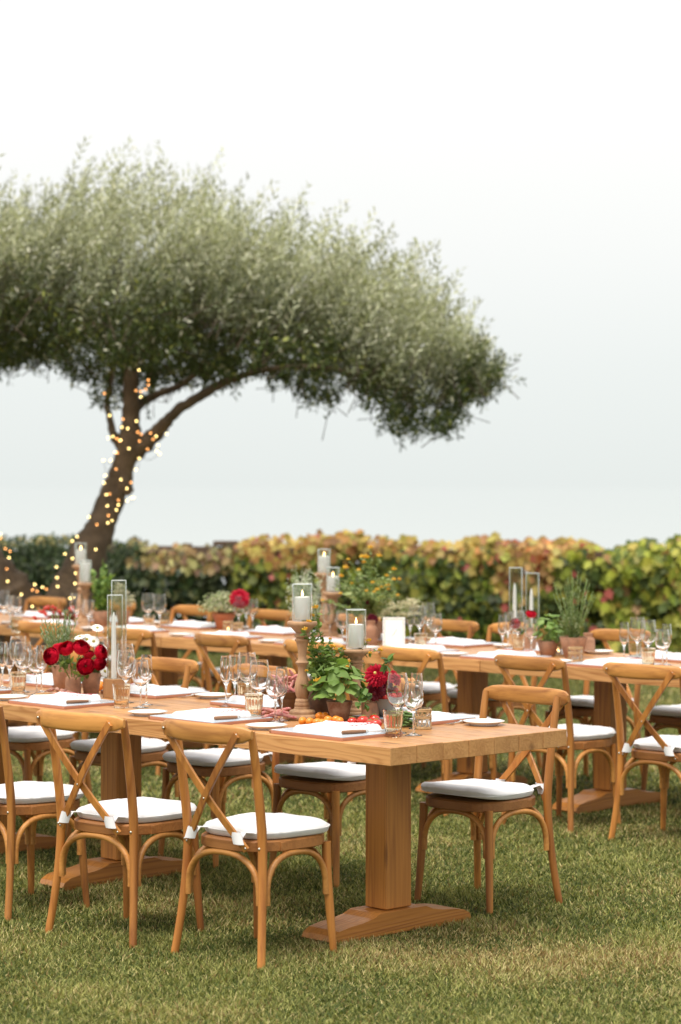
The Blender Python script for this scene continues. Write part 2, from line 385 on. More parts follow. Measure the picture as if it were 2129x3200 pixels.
# ------------------------------------------------------------------ ground, slope, sea
def ground_mat():
    m, t, b = new_mat('lawn_soil'); N = t.nodes.new; L = t.links.new
    tcn = N('ShaderNodeTexCoord'); n = N('ShaderNodeTexNoise'); n.inputs['Scale'].default_value = 9; n.inputs['Detail'].default_value = 8; L(tcn.outputs['Object'], n.inputs['Vector'])
    n2 = N('ShaderNodeTexNoise'); n2.inputs['Scale'].default_value = .7; n2.inputs['Detail'].default_value = 3; L(tcn.outputs['Object'], n2.inputs['Vector'])
    r = N('ShaderNodeValToRGB'); r.color_ramp.elements[0].color = (.045, .052, .018, 1); r.color_ramp.elements[1].color = (.10, .11, .04, 1); r.color_ramp.elements[0].position = .35; r.color_ramp.elements[1].position = .65
    L(n.outputs['Fac'], r.inputs[0]); L(r.outputs[0], b.inputs['Base Color']); b.inputs['Roughness'].default_value = 1; b.inputs['Specular IOR Level'].default_value = .1
    return m
g = MB(); g.add([(-220, -220, 0), (220, -220, 0), (220, 27.5, 0), (-220, 27.5, 0)], [(0, 1, 2, 3)]); tag(g.build('lawn', ground_mat()), kind='structure')
g = MB(); g.add([(-220, 27.5, 0), (220, 27.5, 0), (400, 60, -42), (-400, 60, -42)], [(0, 1, 2, 3)]); tag(g.build('hillside', plain('scrub', (.09, .10, .05), 1, var=.5, vscale=.5)), kind='structure')
g = MB(); R_ = 30000; g.add([(R_ * cos(a), R_ * sin(a), -40) for a in [2 * pi * i / 64 for i in range(64)]], [tuple(range(64))])
m, t, b = new_mat('sea_water'); b.inputs['Base Color'].default_value = (.42, .45, .43, 1); b.inputs['Roughness'].default_value = .008; b.inputs['IOR'].default_value = 1.33  # base colour paled towards the sky, standing in for haze over the water
tag(g.build('sea', m), kind='structure')

def grass():
    tv = [(-.5, 0, 0), (.5, 0, 0), (-.38, .5, .16), (.38, .5, .16), (0, 1, .10)]; tf = [(0, 1, 3), (0, 3, 2), (2, 3, 4)]
    def zone(n, y0, y1, L0, W0):
        y = y0 + (y1 - y0) * rng.random(n); hw = y * .162 + 1.15; x = (rng.random(n) * 2 - 1) * hw
        return x, y, L0 * (.6 + .8 * rng.random(n)), W0 * (.7 + .6 * rng.random(n))
    parts = [zone(350000, 6.7, 9.2, .025, .0040), zone(290000, 9.2, 13, .026, .0048), zone(180000, 13, 25.5, .034, .0080)]
    x, y, ln, wd = [np.concatenate([p[i] for p in parts]) for i in range(4)]; n = len(x)
    # patchiness
    def fld(s, o):
        gx = np.arange(-6, 6.01, .12); gy = np.arange(6, 26.2, .12)
        G = np.array([[noise.noise(Vector((a * s + o, bb * s, o))) for bb in gy] for a in gx])
        ix = np.clip(((x + 6) / .12), 0, len(gx) - 1.001); iy = np.clip(((y - 6) / .12), 0, len(gy) - 1.001)
        i0 = ix.astype(int); j0 = iy.astype(int); fx = ix - i0; fy = iy - j0
        return G[i0, j0] * (1 - fx) * (1 - fy) + G[i0 + 1, j0] * fx * (1 - fy) + G[i0, j0 + 1] * (1 - fx) * fy + G[i0 + 1, j0 + 1] * fx * fy
    p1 = fld(.9, 3.1); p2 = fld(3.0, 9.7); p3 = fld(5.5, 17.2)
    tilt = np.radians(8 + 58 * rng.random(n)); az = 2 * pi * rng.random(n) + p3 * 4
    d = np.stack([np.cos(az) * np.cos(tilt), np.sin(az) * np.cos(tilt), np.sin(tilt)], 1)
    R = frames(d, np.stack([rng.normal(size=n) * .5, rng.normal(size=n) * .5, np.ones(n)], 1))
    green = np.array([.215, .235, .066]); lime = np.array([.41, .41, .135]); straw = np.array([.62, .52, .25]); brown = np.array([.30, .19, .08]); dk = np.array([.075, .11, .024])
    u = rng.random(n) + p2 * .35
    c = np.where((u < .30)[:, None], dk, np.where((u < .72)[:, None], green, lime))
    dry = rng.random(n) < np.clip(.09 + .38 * np.clip(p1 * 1.6 + p2 * .9, 0, 1), .06, .5)
    c = np.where(dry[:, None], np.where((rng.random(n) < .62)[:, None], straw, brown), c)
    # a worn patch right of the front table
    worn = np.exp(-(((x - .9) / .8) ** 2 + ((y - 8.75) / .28) ** 2)) * .55
    wm = rng.random(n) < worn; c = np.where(wm[:, None], np.where((rng.random(n) < .5)[:, None], brown, straw), c)
    c = c * .86 * (1 + rng.normal(size=(n, 1)) * .20); c = np.clip(c, .01, .8)
    keep = rng.random(n) > np.clip((-p3 - .18) * 1.6, 0, .7)
    ln = ln * (1 + .5 * p2)
    pos = np.stack([x, y, np.zeros(n) - .002], 1)
    me = scatter_mesh('grass', tv, tf, pos[keep], R[keep], np.stack([wd, ln, ln], 1)[keep], c[keep], M_GRASS)
    o = link('grass', me); tag(o, 'short green lawn grass with dry straw patches', 'grass', kind='stuff')
grass()

# ------------------------------------------------------------------ tables
def make_table(e0, l0, length, legs, label, endjoint=True):
    """legs: positions along the section; origin at the near right corner, x across, y along"""
    W = .977; nb = 7; bw = W / nb
    root = empty('trestle_table', OV + EV * e0 + LV * l0, TH); tag(root, label, 'table', 'long wooden tables')
    pm = None
    for i in range(nb):
        if i in (0, 1, 2):
            mb = MB(); dz = (.0, .0012, -.0008)[i]
            mb.box((.0008, .0015, -.066), (bw - .0008, length - .0015, dz), .0018); pm = mb.mesh('plank', M_PLANK)
        mb_ = pm
        o = link('plank', mb_, root, (i * bw, random.uniform(0, .0015), TZ))
    for lp in legs:
        p = MB().box((-.071, -.059, 0), (.071, .059, TZ - .067 - .097), .004).build('post', M_POST, root, (W / 2, lp, .097))
        prof = [(-.36, 0), (-.385, .02), (-.375, .04), (-.345, .056), (-.29, .066), (-.22, .072), (-.165, .082), (-.13, .096), (-.12, .098)]
        pts = prof + [(-a, z) for a, z in prof[::-1]]
        cut = [(.20, 0), (.15, .012), (-.15, .012), (-.20, 0)]
        f = MB().prism(pts + cut, -.085, .085, 'y').build('foot', M_FOOT, root, (W / 2, lp, -.004))
        MB().box((-.10, -.07, 0), (.10, .07, .02), .003).build('bracket', M_FOOT, root, (W / 2, lp, TZ - .0665 - .0201))
    return root
make_table(0, 0, 2.698, (.503, 2.187), 'front wooden trestle table whose sawn plank ends show beside the single chair')
make_table(0, 2.702, 2.70, (.49, 2.19), 'wooden table continuing the front row out of the left edge')
make_table(3.412, .02, 2.719, (.53, 2.206), 'right-hand section of the back row table under the tall twin tubes')
make_table(3.412, 2.742, 2.736, (.51, 2.228), 'middle section of the back row table with the number card')
make_table(3.412, 5.482, 2.716, (.56, 2.2), 'left section of the back row table with the red dahlia pot')
make_table(3.412, 8.202, 2.70, (.53, 2.2), 'far left section of the back row table near the olive trunk')

# ------------------------------------------------------------------ chairs
def superellipse(hw_f, hw_r, y0, y1, n=40, e=3.2):
    pts = []
    for i in range(n):
        a = 2 * pi * i / n; c, s_ = cos(a), sin(a)
        u = abs(c) ** (2 / e) * (1 if c >= 0 else -1); v = abs(s_) ** (2 / e) * (1 if s_ >= 0 else -1)
        y = (y0 + y1) / 2 + v * (y1 - y0) / 2; k = (v + 1) / 2
        pts.append((u * (hw_r + (hw_f - hw_r) * k), y))
    return pts
def slab(mb, outline, zs, insets, smooth=True):
    n = len(outline); cx = sum(p[0] for p in outline) / n; cy_ = sum(p[1] for p in outline) / n; V = []; F = []
    for z, ins in zip(zs, insets):
        for x, y in outline:
            d = math.hypot(x - cx, y - cy_); k = (d - ins) / d; V.append((cx + (x - cx) * k, cy_ + (y - cy_) * k, z))
    for j in range(len(zs) - 1):
        for i in range(n): k = (i + 1) % n; F.append((j * n + i, j * n + k, (j + 1) * n + k, (j + 1) * n + i))
    F.append(tuple(range(n))[::-1]); F.append(tuple((len(zs) - 1) * n + i for i in range(n)))
    return mb.add(V, F, smooth)
def cushion_mesh(name, seed, hi):
    """thin cushion: grid over a rounded outline, creased sides"""
    out = superellipse(.218, .185, -.165, .235, 56, 3.4); n = len(out); cx, cy_ = 0, .035
    rows = [(0, .008), (.005, .002), (.017, -.003), (.021, -.005), (.025, -.003), (.033, .002), (.039, .014), (.042, .045), (.0435, .09), (.044, .14)]
    V = []; F = []
    for j, (z, ins) in enumerate(rows):
        for i, (x, y) in enumerate(out):
            d = math.hypot(x - cx, y - cy_); k = (d - ins) / d
            X, Y = cx + (x - cx) * k, cy_ + (y - cy_) * k
            wv = noise.noise(Vector((X * 9, Y * 9, seed))); cr_ = noise.noise(Vector((X * 38 + Y * 30, Y * 34, seed + 5 + z * 20)))
            zz = z * (1 + .08 * wv) + (.0034 * cr_ if 1 <= j <= 6 else .0012 * cr_ * (j > 6)) + .0035 * wv * (j > 4)
            # corner lift towards the sitter's front on chairs whose cushion slid
            zz += hi * max(0, (Y - .0) / .235) ** 2 * .02
            V.append((X + .0034 * cr_ * (2 <= j <= 5), Y + .002 * wv, zz))
    for j in range(len(rows) - 1):
        for i in range(n): k = (i + 1) % n; F.append((j * n + i, j * n + k, (j + 1) * n + k, (j + 1) * n + i))
    F.append(tuple(range(n))[::-1]); V.append((cx, cy_, .0445)); c = len(V) - 1; b = (len(rows) - 1) * n
    F += [(b + i, b + (i + 1) % n, c) for i in range(n)]
    mb = MB().add(V, F, True); return mb.mesh(name, M_CUSH)
CUSH = [cushion_mesh('cushion', s * 3.1, h) for s, h in ((1, 0), (2, .3), (3, 1))]
def make_chair():
    root = empty('cross_back_chair')
    # seat: rim with a notch where front and back bows meet
    s_ = MB(); slab(s_, superellipse(.215, .19, -.19, .225, 44, 3.0), [.410, .414, .446, .452], [.006, .0, .0, .008], False)
    s_.box((-.197, -.075, .4115), (.197, -.045, .4445), .002)
    s_.build('seat', M_SEAT, root)
    cu = link('cushion', CUSH[0], root, (0, 0, .455))
    pm = MB(); out = superellipse(.2215, .189, -.1685, .2385, 48, 3.4); pm.tube([(x, y, .0225) for x, y in out] + [(out[0][0], out[0][1], .0225)], .0018, 5)
    pm.build('piping', M_PIPE, cu)
    def post(x):
        sg = 1 if x > 0 else -1; P = []; R = []
        for i in range(13):
            k = i / 12; z = .862 * k
            if z < .45: q = 1 - z / .45; xx = .197 + .033 * q ** 1.6; yy = -.172 - .040 * q ** 1.7
            else: q = (z - .45) / .42; xx = .197 + .004 * q; yy = -.172 - .062 * q ** 1.25
            P.append((sg * xx, yy, z)); R.append(.0152 + .0030 * math.exp(-((z - .5) / .25) ** 2) - (.002 if z > .8 else 0))
        return MB().tube(P, R, 10)
    for sg in (-1, 1):
        l = post(sg).build('rear_leg', M_CHZ, root)
        MB().ball((0, 0, 0), .0062, 8, 5, (1, 1, 1)).build('bolt', M_SCREW, l, (sg * .197, -.188, .432))
        P = [(sg * (.182 + .022 * (1 - z / .42) ** 1.5), .178 + .018 * (1 - z / .42) ** 1.5, z) for z in [.42 * i / 8 for i in range(9)]]
        MB().tube(P, [.013, .0145, .0155, .0165, .017, .017, .017, .0175, .018], 10).build('front_leg', M_CHZ, root)
    # bowed top rail, behind the posts' tops
    n = 16; V = []; F = []
    for i in range(n + 1):
        u = -1 + 2 * i / n; x = .236 * u; yb = -.264 - .048 * (1 - u * u); ends = 1 - abs(u) ** 10 * .55
        ang = -.155 * u; hh = .037 * (.93 + .07 * (1 - u * u)) * ends; th = .0155 * ends
        for k in range(12):
            a = 2 * pi * k / 12; c, q = cos(a), sin(a)
            yy = abs(c) ** .6 * (1 if c > 0 else -1) * th; zz = abs(q) ** .6 * (1 if q > 0 else -1) * hh
            V.append((x + ang * 0, yb + yy - .0, .853 + zz - .003 * (1 - u * u)))
    for i in range(n):
        for k in range(12): q = (k + 1) % 12; F.append((i * 12 + k, i * 12 + q, (i + 1) * 12 + q, (i + 1) * 12 + k))
    F.append(tuple(range(12))[::-1]); F.append(tuple(n * 12 + i for i in range(12)))
    rail = MB().add(V, F, True).build('top_rail', M_CHX, root)
    for sg in (-1, 1):
        MB().ball((0, 0, 0), .0055, 8, 5).build('screw', M_SCREW, rail, (sg * .192, -.3015, .853))
    # crossing slats
    for sg in (-1, 1):
        off = -.009 if sg > 0 else 0.0015
        P = []; Nn = []
        for i in range(11):
            k = i / 10; x = sg * (.196 - (.196 + .150) * k); z = .855 - (.855 - .425) * k
            bow = .022 * sin(pi * k); y = -.293 + (.293 - .208) * k - bow * .9 + off - (.0 if 0 < i < 10 else .0)
            P.append((x, y, z)); Nn.append((0, 1, 0))
        sl = MB().ribbon(P, Nn, .029, .0105).build('cross_slat', M_CHZ, root)
        MB().ball((0, 0, 0), .005, 8, 5).build('screw', M_SCREW, sl, (P[-1][0], P[-1][1] - .006, .432))
        if sg > 0: MB().ball((0, 0, 0), .005, 8, 5).build('screw', M_SCREW, sl, (P[6][0] + .01, P[6][1] - .006, P[6][2] + .01))
        # white cushion tie wrapped round the slat foot
        q = P[9]; t = MB()
        tv = []
        for (dx, dz) in ((0, .022), (0, -.022)):
            for a in range(9):
                an = pi * 2 * a / 8; tv.append((q[0] + (.027 * cos(an)) + dz * sg * .40, q[1] + .013 * sin(an), q[2] + dz))
        t.add(tv, [(a, a + 1, 9 + a + 1, 9 + a) for a in range(8)], True)
        t.ribbon([(q[0], q[1] + .012, q[2]), (q[0] - sg * 0, q[1] + .03, .485), (q[0], -.145, .478)], (0, 0, 1), .034, .0025)
        t.build('tie', M_CUSH, cu, (0, 0, -.455))
    # bent braces under the seat
    def brace(a, b, bend, zl=.255):
        a = Vector(a); b = Vector(b); bd = Vector(bend); P = []
        for i in range(19):
            t = pi * i / 18; u = .5 - .5 * cos(t); e = abs(cos(t)) ** (2 / 2.4) * (1 if cos(t) > 0 else -1)
            u = .5 - .5 * e; h = abs(sin(t)) ** (2 / 2.4)
            p = a.lerp(b, u); p = p + bd * (h * .018); p.z = zl + (.401 - zl) * h; P.append(p)
        P = [Vector((P[0].x, P[0].y, zl - .03))] + P + [Vector((P[-1].x, P[-1].y, zl - .03))]
        return MB().tube(P, .0122, 8)
    i_ = .017
    brace((-.205 + i_, -.180, 0), (.205 - i_, -.180, 0), (0, .0, 0)).build('bent_brace', M_CHX, root)
    brace((-.190 + i_, .185, 0), (.190 - i_, .185, 0), (0, -.3, 0)).build('bent_brace', M_CHX, root)
    for sg in (-1, 1):
        brace((sg * .205, -.180 + i_ + .006, 0), (sg * .190, .185 - i_, 0), (-sg * .3, 0, 0)).build('bent_brace', M_CHX, root)
    return root
chair0 = make_chair(); first = [True]
def chair(e, l, face, dr, label, group, cv=0, slip=(0, 0), reuse=[True]):
    if reuse[0]: o = chair0; reuse[0] = False
    else: o = copy_tree(chair0)
    p = OV + EV * e + LV * l; o.location = (p.x, p.y, 0)
    o.rotation_euler = (0, 0, TH - pi / 2 + (0 if face > 0 else pi) + radians(dr))
    tag(o, label, 'chair', group)
    for ch in o.children:
        if ch.name.startswith('cushion'): ch.data = CUSH[cv]; ch.location = (slip[0], slip[1], .455)
    return o
G1, G2, G3, G4 = 'chairs on the near side of the front table', 'chairs on the far side of the front table', 'chairs on the near side of the back table', 'chairs on the far side of the back table'
chair(-.185, .515, 1, 3, 'closest cross-back chair, its back to us at the right of the front row', G1, 0)
chair(-.275, 1.175, 1, 7, 'cross-back chair second from the front table corner, beside the closest one', G1, 1)
chair(-.26, 1.915, 1, -2, 'cross-back chair cut off by the left edge of the photo, front row', G1, 0)
chair(1.225, .672, -1, 1, 'cross-back chair facing us alone at the right end of the front table', G2, 2)
chair(1.20, 1.56, -1, 2, 'chair behind the front table leg, its back hidden by basil and dahlias', G2, 2)
chair(1.20, 2.34, -1, -1, 'chair behind the front table between the two closest chairs, rail behind the wine glasses', G2, 1)
chair(1.19, 3.04, -1, 2, 'chair behind the second post of the front table, rail right of the taper candle', G2, 1)
chair(1.20, 3.80, -1, 0, 'chair behind the front table at the left edge, under the red roses', G2, 0)
for i, (l, dr, lb) in enumerate([
    (1.21, 4, 'cross-back chair at the right edge of the photo before the back table'),
    (1.93, 0, 'back-row chair directly behind the lone chair at the front table end'),
    (2.78, -2, 'back-row chair with its rail just below the number card'),
    (3.54, 2, 'back-row chair half hidden behind the taller wooden candlestick'),
    (4.32, 0, 'back-row chair with its rail under the pot of pale flowers'),
    (5.18, -1, 'back-row chair just right of the tall taper candle tube'),
    (6.07, 3, 'back-row chair behind the lavender and red roses')]):
    chair(3.175, l, 1, dr, lb, G3, i % 2)
for i, (l, dr, lb) in enumerate([
    (2.22, 0, 'far chair at the right edge behind the back table tumblers'),
    (2.97, -1, 'far chair with its rail showing right of the tall rosemary pot'),
    (3.78, 2, 'far chair half hidden behind the twin tall glass tubes'),
    (4.36, 0, 'far chair with its rail right of the number card glasses'),
    (5.24, 0, 'far chair hidden behind the yellow flower arrangement'),
    (6.07, -2, 'far chair with its rail right of the red dahlia'),
    (6.89, 1, 'far chair with its rail left of the pale potted flowers'),
    (7.81, -3, 'far chair whose rail end shows right of the tall green herb'),
    (8.65, 2, 'far chair at the left, its rail before the olive trunk')]):
    chair(4.62, l, -1, dr, lb, G4, (i + 1) % 3)

# ------------------------------------------------------------------ olive trees
TD = 20.0
def tp(dx, dy, d=TD):        # display pixels (1568 wide) of the photograph at depth d
    return atd(dx * 1.3578, dy * 1.3578, d)
def interp(xs, ys, x): return np.interp(x, xs, ys)
UPX = [-700, -400, -150, 0, 100, 200, 290, 400, 500, 600, 700, 800, 900, 1000, 1070, 1120, 1165, 1190]
UPY = [470, 440, 470, 470, 440, 385, 390, 440, 430, 490, 520, 560, 590, 645, 680, 740, 790, 850]
LOX = [-700, -300, 0, 60, 110, 170, 240, 330, 420, 540, 620, 700, 760, 830, 880, 960, 1040, 1090, 1120, 1165, 1190]
LOY = [850, 860, 852, 840, 830, 878, 922, 918, 880, 880, 895, 905, 930, 900, 985, 1000, 1015, 985, 930, 880, 860]
def crown(x0, x1, nsh, seed, parent, label=None):
    r = np.random.default_rng(seed); P = []; D = []; Ln = []; C = []; LS = []; stems = MB()
    tries = 0; made = 0
    while made < nsh and tries < nsh * 4:
        tries += 1
        dx = r.uniform(x0, x1); up = float(np.interp(dx, UPX, UPY)) + 46 * noise.noise(Vector((dx / 55, seed, 0))) + 26 * noise.noise(Vector((dx / 19, seed, 3))); lo = float(np.interp(dx, LOX, LOY)) + 34 * noise.noise(Vector((dx / 42, seed, 8))) + 14 * noise.noise(Vector((dx / 15, seed, 5)))
        dd = r.uniform(-1, 1); t = r.random()
        edge = min(1, (1205 - dx) / 160) if x1 > 500 else 1
        half = 1.75 * math.sqrt(max(.03, edge))
        k = math.sqrt(max(0, 1 - dd * dd)) ** .7
        mid = lo - (lo - up) * .35
        tt = t
        yy = lo + (up + 12 - lo) * tt
        yy = mid + (yy - mid) * (.35 + .65 * k); dx = 290 + (dx - 290) * (.80 + .20 * k)
        p = tp(dx, yy); p.y = TD + dd * half
        cl = .8 * noise.noise(Vector((p.x * 2.3, p.y * 1.5, p.z * 2.6 + seed))) + .7 * noise.noise(p * 4.2); sh = r.uniform(.62, 1.42)
        if t < .36 and cl < (.04 if dx > 520 else -.22) + .5 * (0.30 - t): continue
        if cl < -.07: continue
        if dx > 930 and cl < .0 + (dx - 930) / 1600: continue
        if dx > 800: p = tp(dx - (dx - 800) * .11, yy); p.y = TD + dd * half
        made += 1
        upness = min(1, max(0, (t - .22) / .35))
        lean = np.array([.34, 0, 0]) * upness
        d = np.array([r.normal() * .33, r.normal() * .4, .95 * upness - .15 * (1 - upness)]) + lean
        if upness < .5: d += r.normal(size=3) * .8 * (1 - upness)
        d /= np.linalg.norm(d); L_ = r.uniform(.22, .5) * (.7 if t < .2 else 1) * (1.2 if t > .9 and r.random() < .5 else 1)
        if t > .88 and r.random() < .4: p.z += abs(r.normal()) * .16
        tipk = .75 if t > .5 else .45
        m = int(L_ / .019); tint_dark = t < .35
        for j in range(m):
            s_ = (j + .5) / m; q = np.array(p) + d * ((s_ - tipk) * L_) + np.array([.12, 0, 0]) * s_ * s_ * L_ * upness
            a = j * 1.9 + r.random(); side = np.cross(d, [sin(a), cos(a), .3]); side /= np.linalg.norm(side) + 1e-6
            ld = d * (.85 if s_ > .5 else .6) + side * .75
            P.append(q); D.append(ld); Ln.append(r.uniform(.048, .078)); C.append((t, cl, sh))
        if made % 4 == 0 and t < .8: stems.tube([tuple(np.array(p) - d * (.12 + L_ * .6)), tuple(np.array(p) + d * L_ * .1)], [.005, .002], 3, cap=False)
    P = np.array(P); D = np.array(D); Ln = np.array(Ln); n = len(P); C = np.array(C)
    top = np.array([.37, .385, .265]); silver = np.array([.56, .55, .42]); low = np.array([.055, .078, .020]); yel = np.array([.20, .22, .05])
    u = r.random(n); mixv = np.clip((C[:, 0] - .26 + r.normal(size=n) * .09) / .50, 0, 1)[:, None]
    base = low * (1 - mixv) + top * mixv  # crown shade put into the leaf colour: dark low down, pale sky-lit tops
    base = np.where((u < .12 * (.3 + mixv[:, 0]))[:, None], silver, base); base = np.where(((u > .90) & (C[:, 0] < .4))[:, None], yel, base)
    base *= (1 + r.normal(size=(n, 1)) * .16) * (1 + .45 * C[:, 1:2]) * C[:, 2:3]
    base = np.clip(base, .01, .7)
    R = frames(D, r.normal(size=(n, 3)))
    tv = [(0, 0, 0), (.5, .45, .06), (0, 1, 0), (-.5, .45, .06)]
    wd = np.where(C[:, 0] < .25, .020, .0165) * r.uniform(.8, 1.2, n)
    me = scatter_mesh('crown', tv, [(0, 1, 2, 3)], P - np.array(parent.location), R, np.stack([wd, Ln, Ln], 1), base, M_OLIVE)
    o = link('crown', me, parent); tag(o, kind='stuff')
    s = stems.build('twigs', M_TWIG, parent, tuple(-Vector(parent.location))); tag(s, kind='stuff')
def branch(parent, name, pts, mat=M_BARK, bump=.5, n=14, loc=None):
    """pts: (dx, dy, width_display_px, depth offset)"""
    C = [tp(a, b) + Vector((0, q, 0)) for a, b, _, q in pts]; Rr = [c / 2 * 1.3578 / FPX * TD for _, _, c, _ in pts]
    P = []; R = []                                       # Catmull-Rom
    for i in range(len(C) - 1):
        p0 = C[max(i - 1, 0)]; p1 = C[i]; p2 = C[i + 1]; p3 = C[min(i + 2, len(C) - 1)]
        for k in range(5):
            t = k / 5; P.append(.5 * ((2 * p1) + (p2 - p0) * t + (2 * p0 - 5 * p1 + 4 * p2 - p3) * t * t + (3 * p1 - p0 - 3 * p2 + p3) * t ** 3)); R.append(Rr[i] * (1 - t) + Rr[i + 1] * t)
    P.append(C[-1]); R.append(Rr[-1])
    o = MB().tube(P, R, n, bump=bump).build(name, mat, parent, tuple(-Vector(parent.location)))
    return o
base1 = tp(165, 1400); base1.z = 0
tree1 = empty('olive_tree', base1); tag(tree1, 'leaning olive tree wrapped in fairy lights, its crown sweeping right over the tables', 'tree', 'olive trees')
branch(tree1, 'trunk', [(140, 1580, 200, 0), (152, 1440, 128, 0), (178, 1340, 100, 0), (205, 1270, 84, 0), (232, 1210, 66, 0), (256, 1150, 60, 0), (274, 1105, 57, 0), (286, 1065, 50, 0), (298, 1020, 58, 0), (301, 975, 42, 0), (302, 920, 40, 0), (300, 860, 32, 0), (296, 780, 22, .1)], bump=.22, n=20)
branch(tree1, 'trunk_knob', [(270, 1085, 30, -.05), (286, 1115, 40, -.05), (303, 1136, 18, -.05)], bump=.3)
for pts in ([(284, 1030, 30, 0), (262, 1002, 20, 0), (252, 960, 15, .02), (246, 930, 15, 0), (251, 900, 14, 0), (262, 840, 12, 0)],
            [(300, 1045, 50, 0), (330, 1022, 44, 0), (355, 1002, 36, 0), (382, 975, 27, -.1), (415, 943, 24, -.15), (462, 915, 22, -.2), (515, 885, 19, -.2), (560, 868, 16, -.2), (640, 850, 13, -.2), (760, 850, 10, -.1), (880, 880, 8, 0), (980, 900, 5, 0)],
            [(305, 950, 26, 0), (330, 922, 22, .1), (370, 903, 18, .1), (415, 885, 15, .1), (460, 850, 12, .1), (560, 780, 9, 0)],
            [(300, 860, 26, 0), (340, 790, 20, .2), (420, 700, 14, .2), (520, 600, 8, .2)],
            [(296, 840, 22, 0), (240, 770, 18, -.2), (150, 690, 12, -.2), (60, 620, 8, -.2)],
            [(560, 868, 13, -.2), (680, 790, 11, -.1), (820, 720, 8, 0), (960, 690, 5, 0)]):
    branch(tree1, 'branch', pts, bump=.3, n=8)
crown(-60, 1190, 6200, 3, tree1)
base2 = tp(20, 1400); base2.z = 0
tree2 = empty('olive_tree', base2); tag(tree2, 'second olive trunk leaning out of the left edge, string lights along it', 'tree', 'olive trees')
branch(tree2, 'trunk', [(85, 1580, 220, -.05), (60, 1440, 130, -.05), (15, 1350, 90, -.05), (-25, 1290, 80, -.05), (-75, 1220, 75, -.05), (-140, 1130, 66, -.05), (-200, 1040, 56, -.05), (-240, 960, 46, 0), (-260, 860, 36, 0)], bump=.5, n=20)
for pts in ([(-230, 980, 30, 0), (-300, 900, 22, 0), (-400, 820, 14, 0)], [(-255, 900, 26, 0), (-180, 830, 18, 0), (-60, 780, 12, 0)]):
    branch(tree2, 'branch', pts, bump=.3, n=8)
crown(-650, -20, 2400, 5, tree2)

# fairy lights: bulbs hang on the bark side facing the tables (crop pixel list -> depth of the bark)
def lights(name, label, pts, parent_loc):
    root = empty(name, parent_loc); tag(root, label, 'string lights')
    P = []
    bm_ = MB().ball((0, 0, 0), .0068, 8, 6).mesh('bulb', M_BULB); bo_ = MB().ball((0, 0, 0), .0066, 8, 6).mesh('bulb', M_BULBO)
    for cx, cy_, k in pts:
        p = atd(cx * .4464, 1100 + cy_ * .4464, TD - .26 + (.12 if k > 1 else 0)); P.append(p)
        link('bulb', bm_ if k in (0, 2) else bo_, root, p - Vector(parent_loc))
    W = []
    for a, b in zip(P[:-1], P[1:]):
        W += [a, (a + b) / 2 + Vector((.01, .02, -.03))]
    W.append(P[-1]); MB().tube([q - Vector(parent_loc) for q in W], .0022, 4).build('wire', M_WIRE, root)
B1 = [(974, 127, 0), (1040, 197, 1), (1040, 230, 1), (1020, 263, 1), (988, 277, 1), (953, 271, 1), (987, 314, 0), (956, 484, 0), (895, 535, 0), (855, 527, 2), (862, 470, 1), (965, 560, 1), (989, 577, 1), (977, 624, 1), (903, 676, 0),
      (822, 706, 1), (808, 703, 2), (775, 759, 2), (725, 759, 2), (738, 865, 2), (730, 917, 2), (814, 820, 1), (848, 893, 0), (918, 913, 1), (890, 955, 0), (935, 1021, 2), (921, 1021, 2), (890, 1042, 2), (830, 1037, 1), (830, 1070, 0), (816, 1106, 0), (752, 1077, 0), (745, 998, 0),
      (768, 995, 1), (760, 1145, 1), (785, 1181, 2), (755, 1197, 0), (679, 1208, 1), (624, 1156, 0), (541, 1292, 0), (506, 1323, 0), (455, 1413, 0), (508, 1445, 0), (671, 1382, 0), (396, 1505, 0), (531, 1549, 0), (401, 1580, 0), (526, 1620, 0), (405, 1642, 0), (490, 1723, 0)]
lights('string_lights', 'warm fairy lights wound down the leaning olive trunk', B1, tp(250, 1200))
B2 = [(732, 290, 1), (768, 445, 0), (791, 592, 0), (818, 607, 1), (845, 617, 0), (838, 622, 1), (760, 602, 2)]
lights('string_lights', 'short run of fairy lights on the thin left fork of the olive', B2, tp(255, 960))
B3 = [(1168, 573, 2), (1094, 590, 0), (1073, 611, 1), (1055, 568, 1), (1034, 681, 1), (1107, 654, 2), (1099, 692, 2), (1118, 714, 2), (975, 745, 2), (951, 823, 2)]
lights('string_lights', 'fairy lights dangling where the long right branch starts', B3, tp(350, 1010))
B4 = [(3, 1275, 0), (5, 1303, 1), (38, 1376, 1), (71, 1395, 1), (64, 1440, 0), (48, 1519, 1), (54, 1605, 0), (150, 1698, 0), (227, 1780, 0), (228, 1665, 1), (260, 1675, 1), (244, 1627, 0), (298, 1646, 0), (325, 1660, 1)]
lights('string_lights', 'fairy lights on the left olive trunk and across the fork', B4, tp(40, 1340))

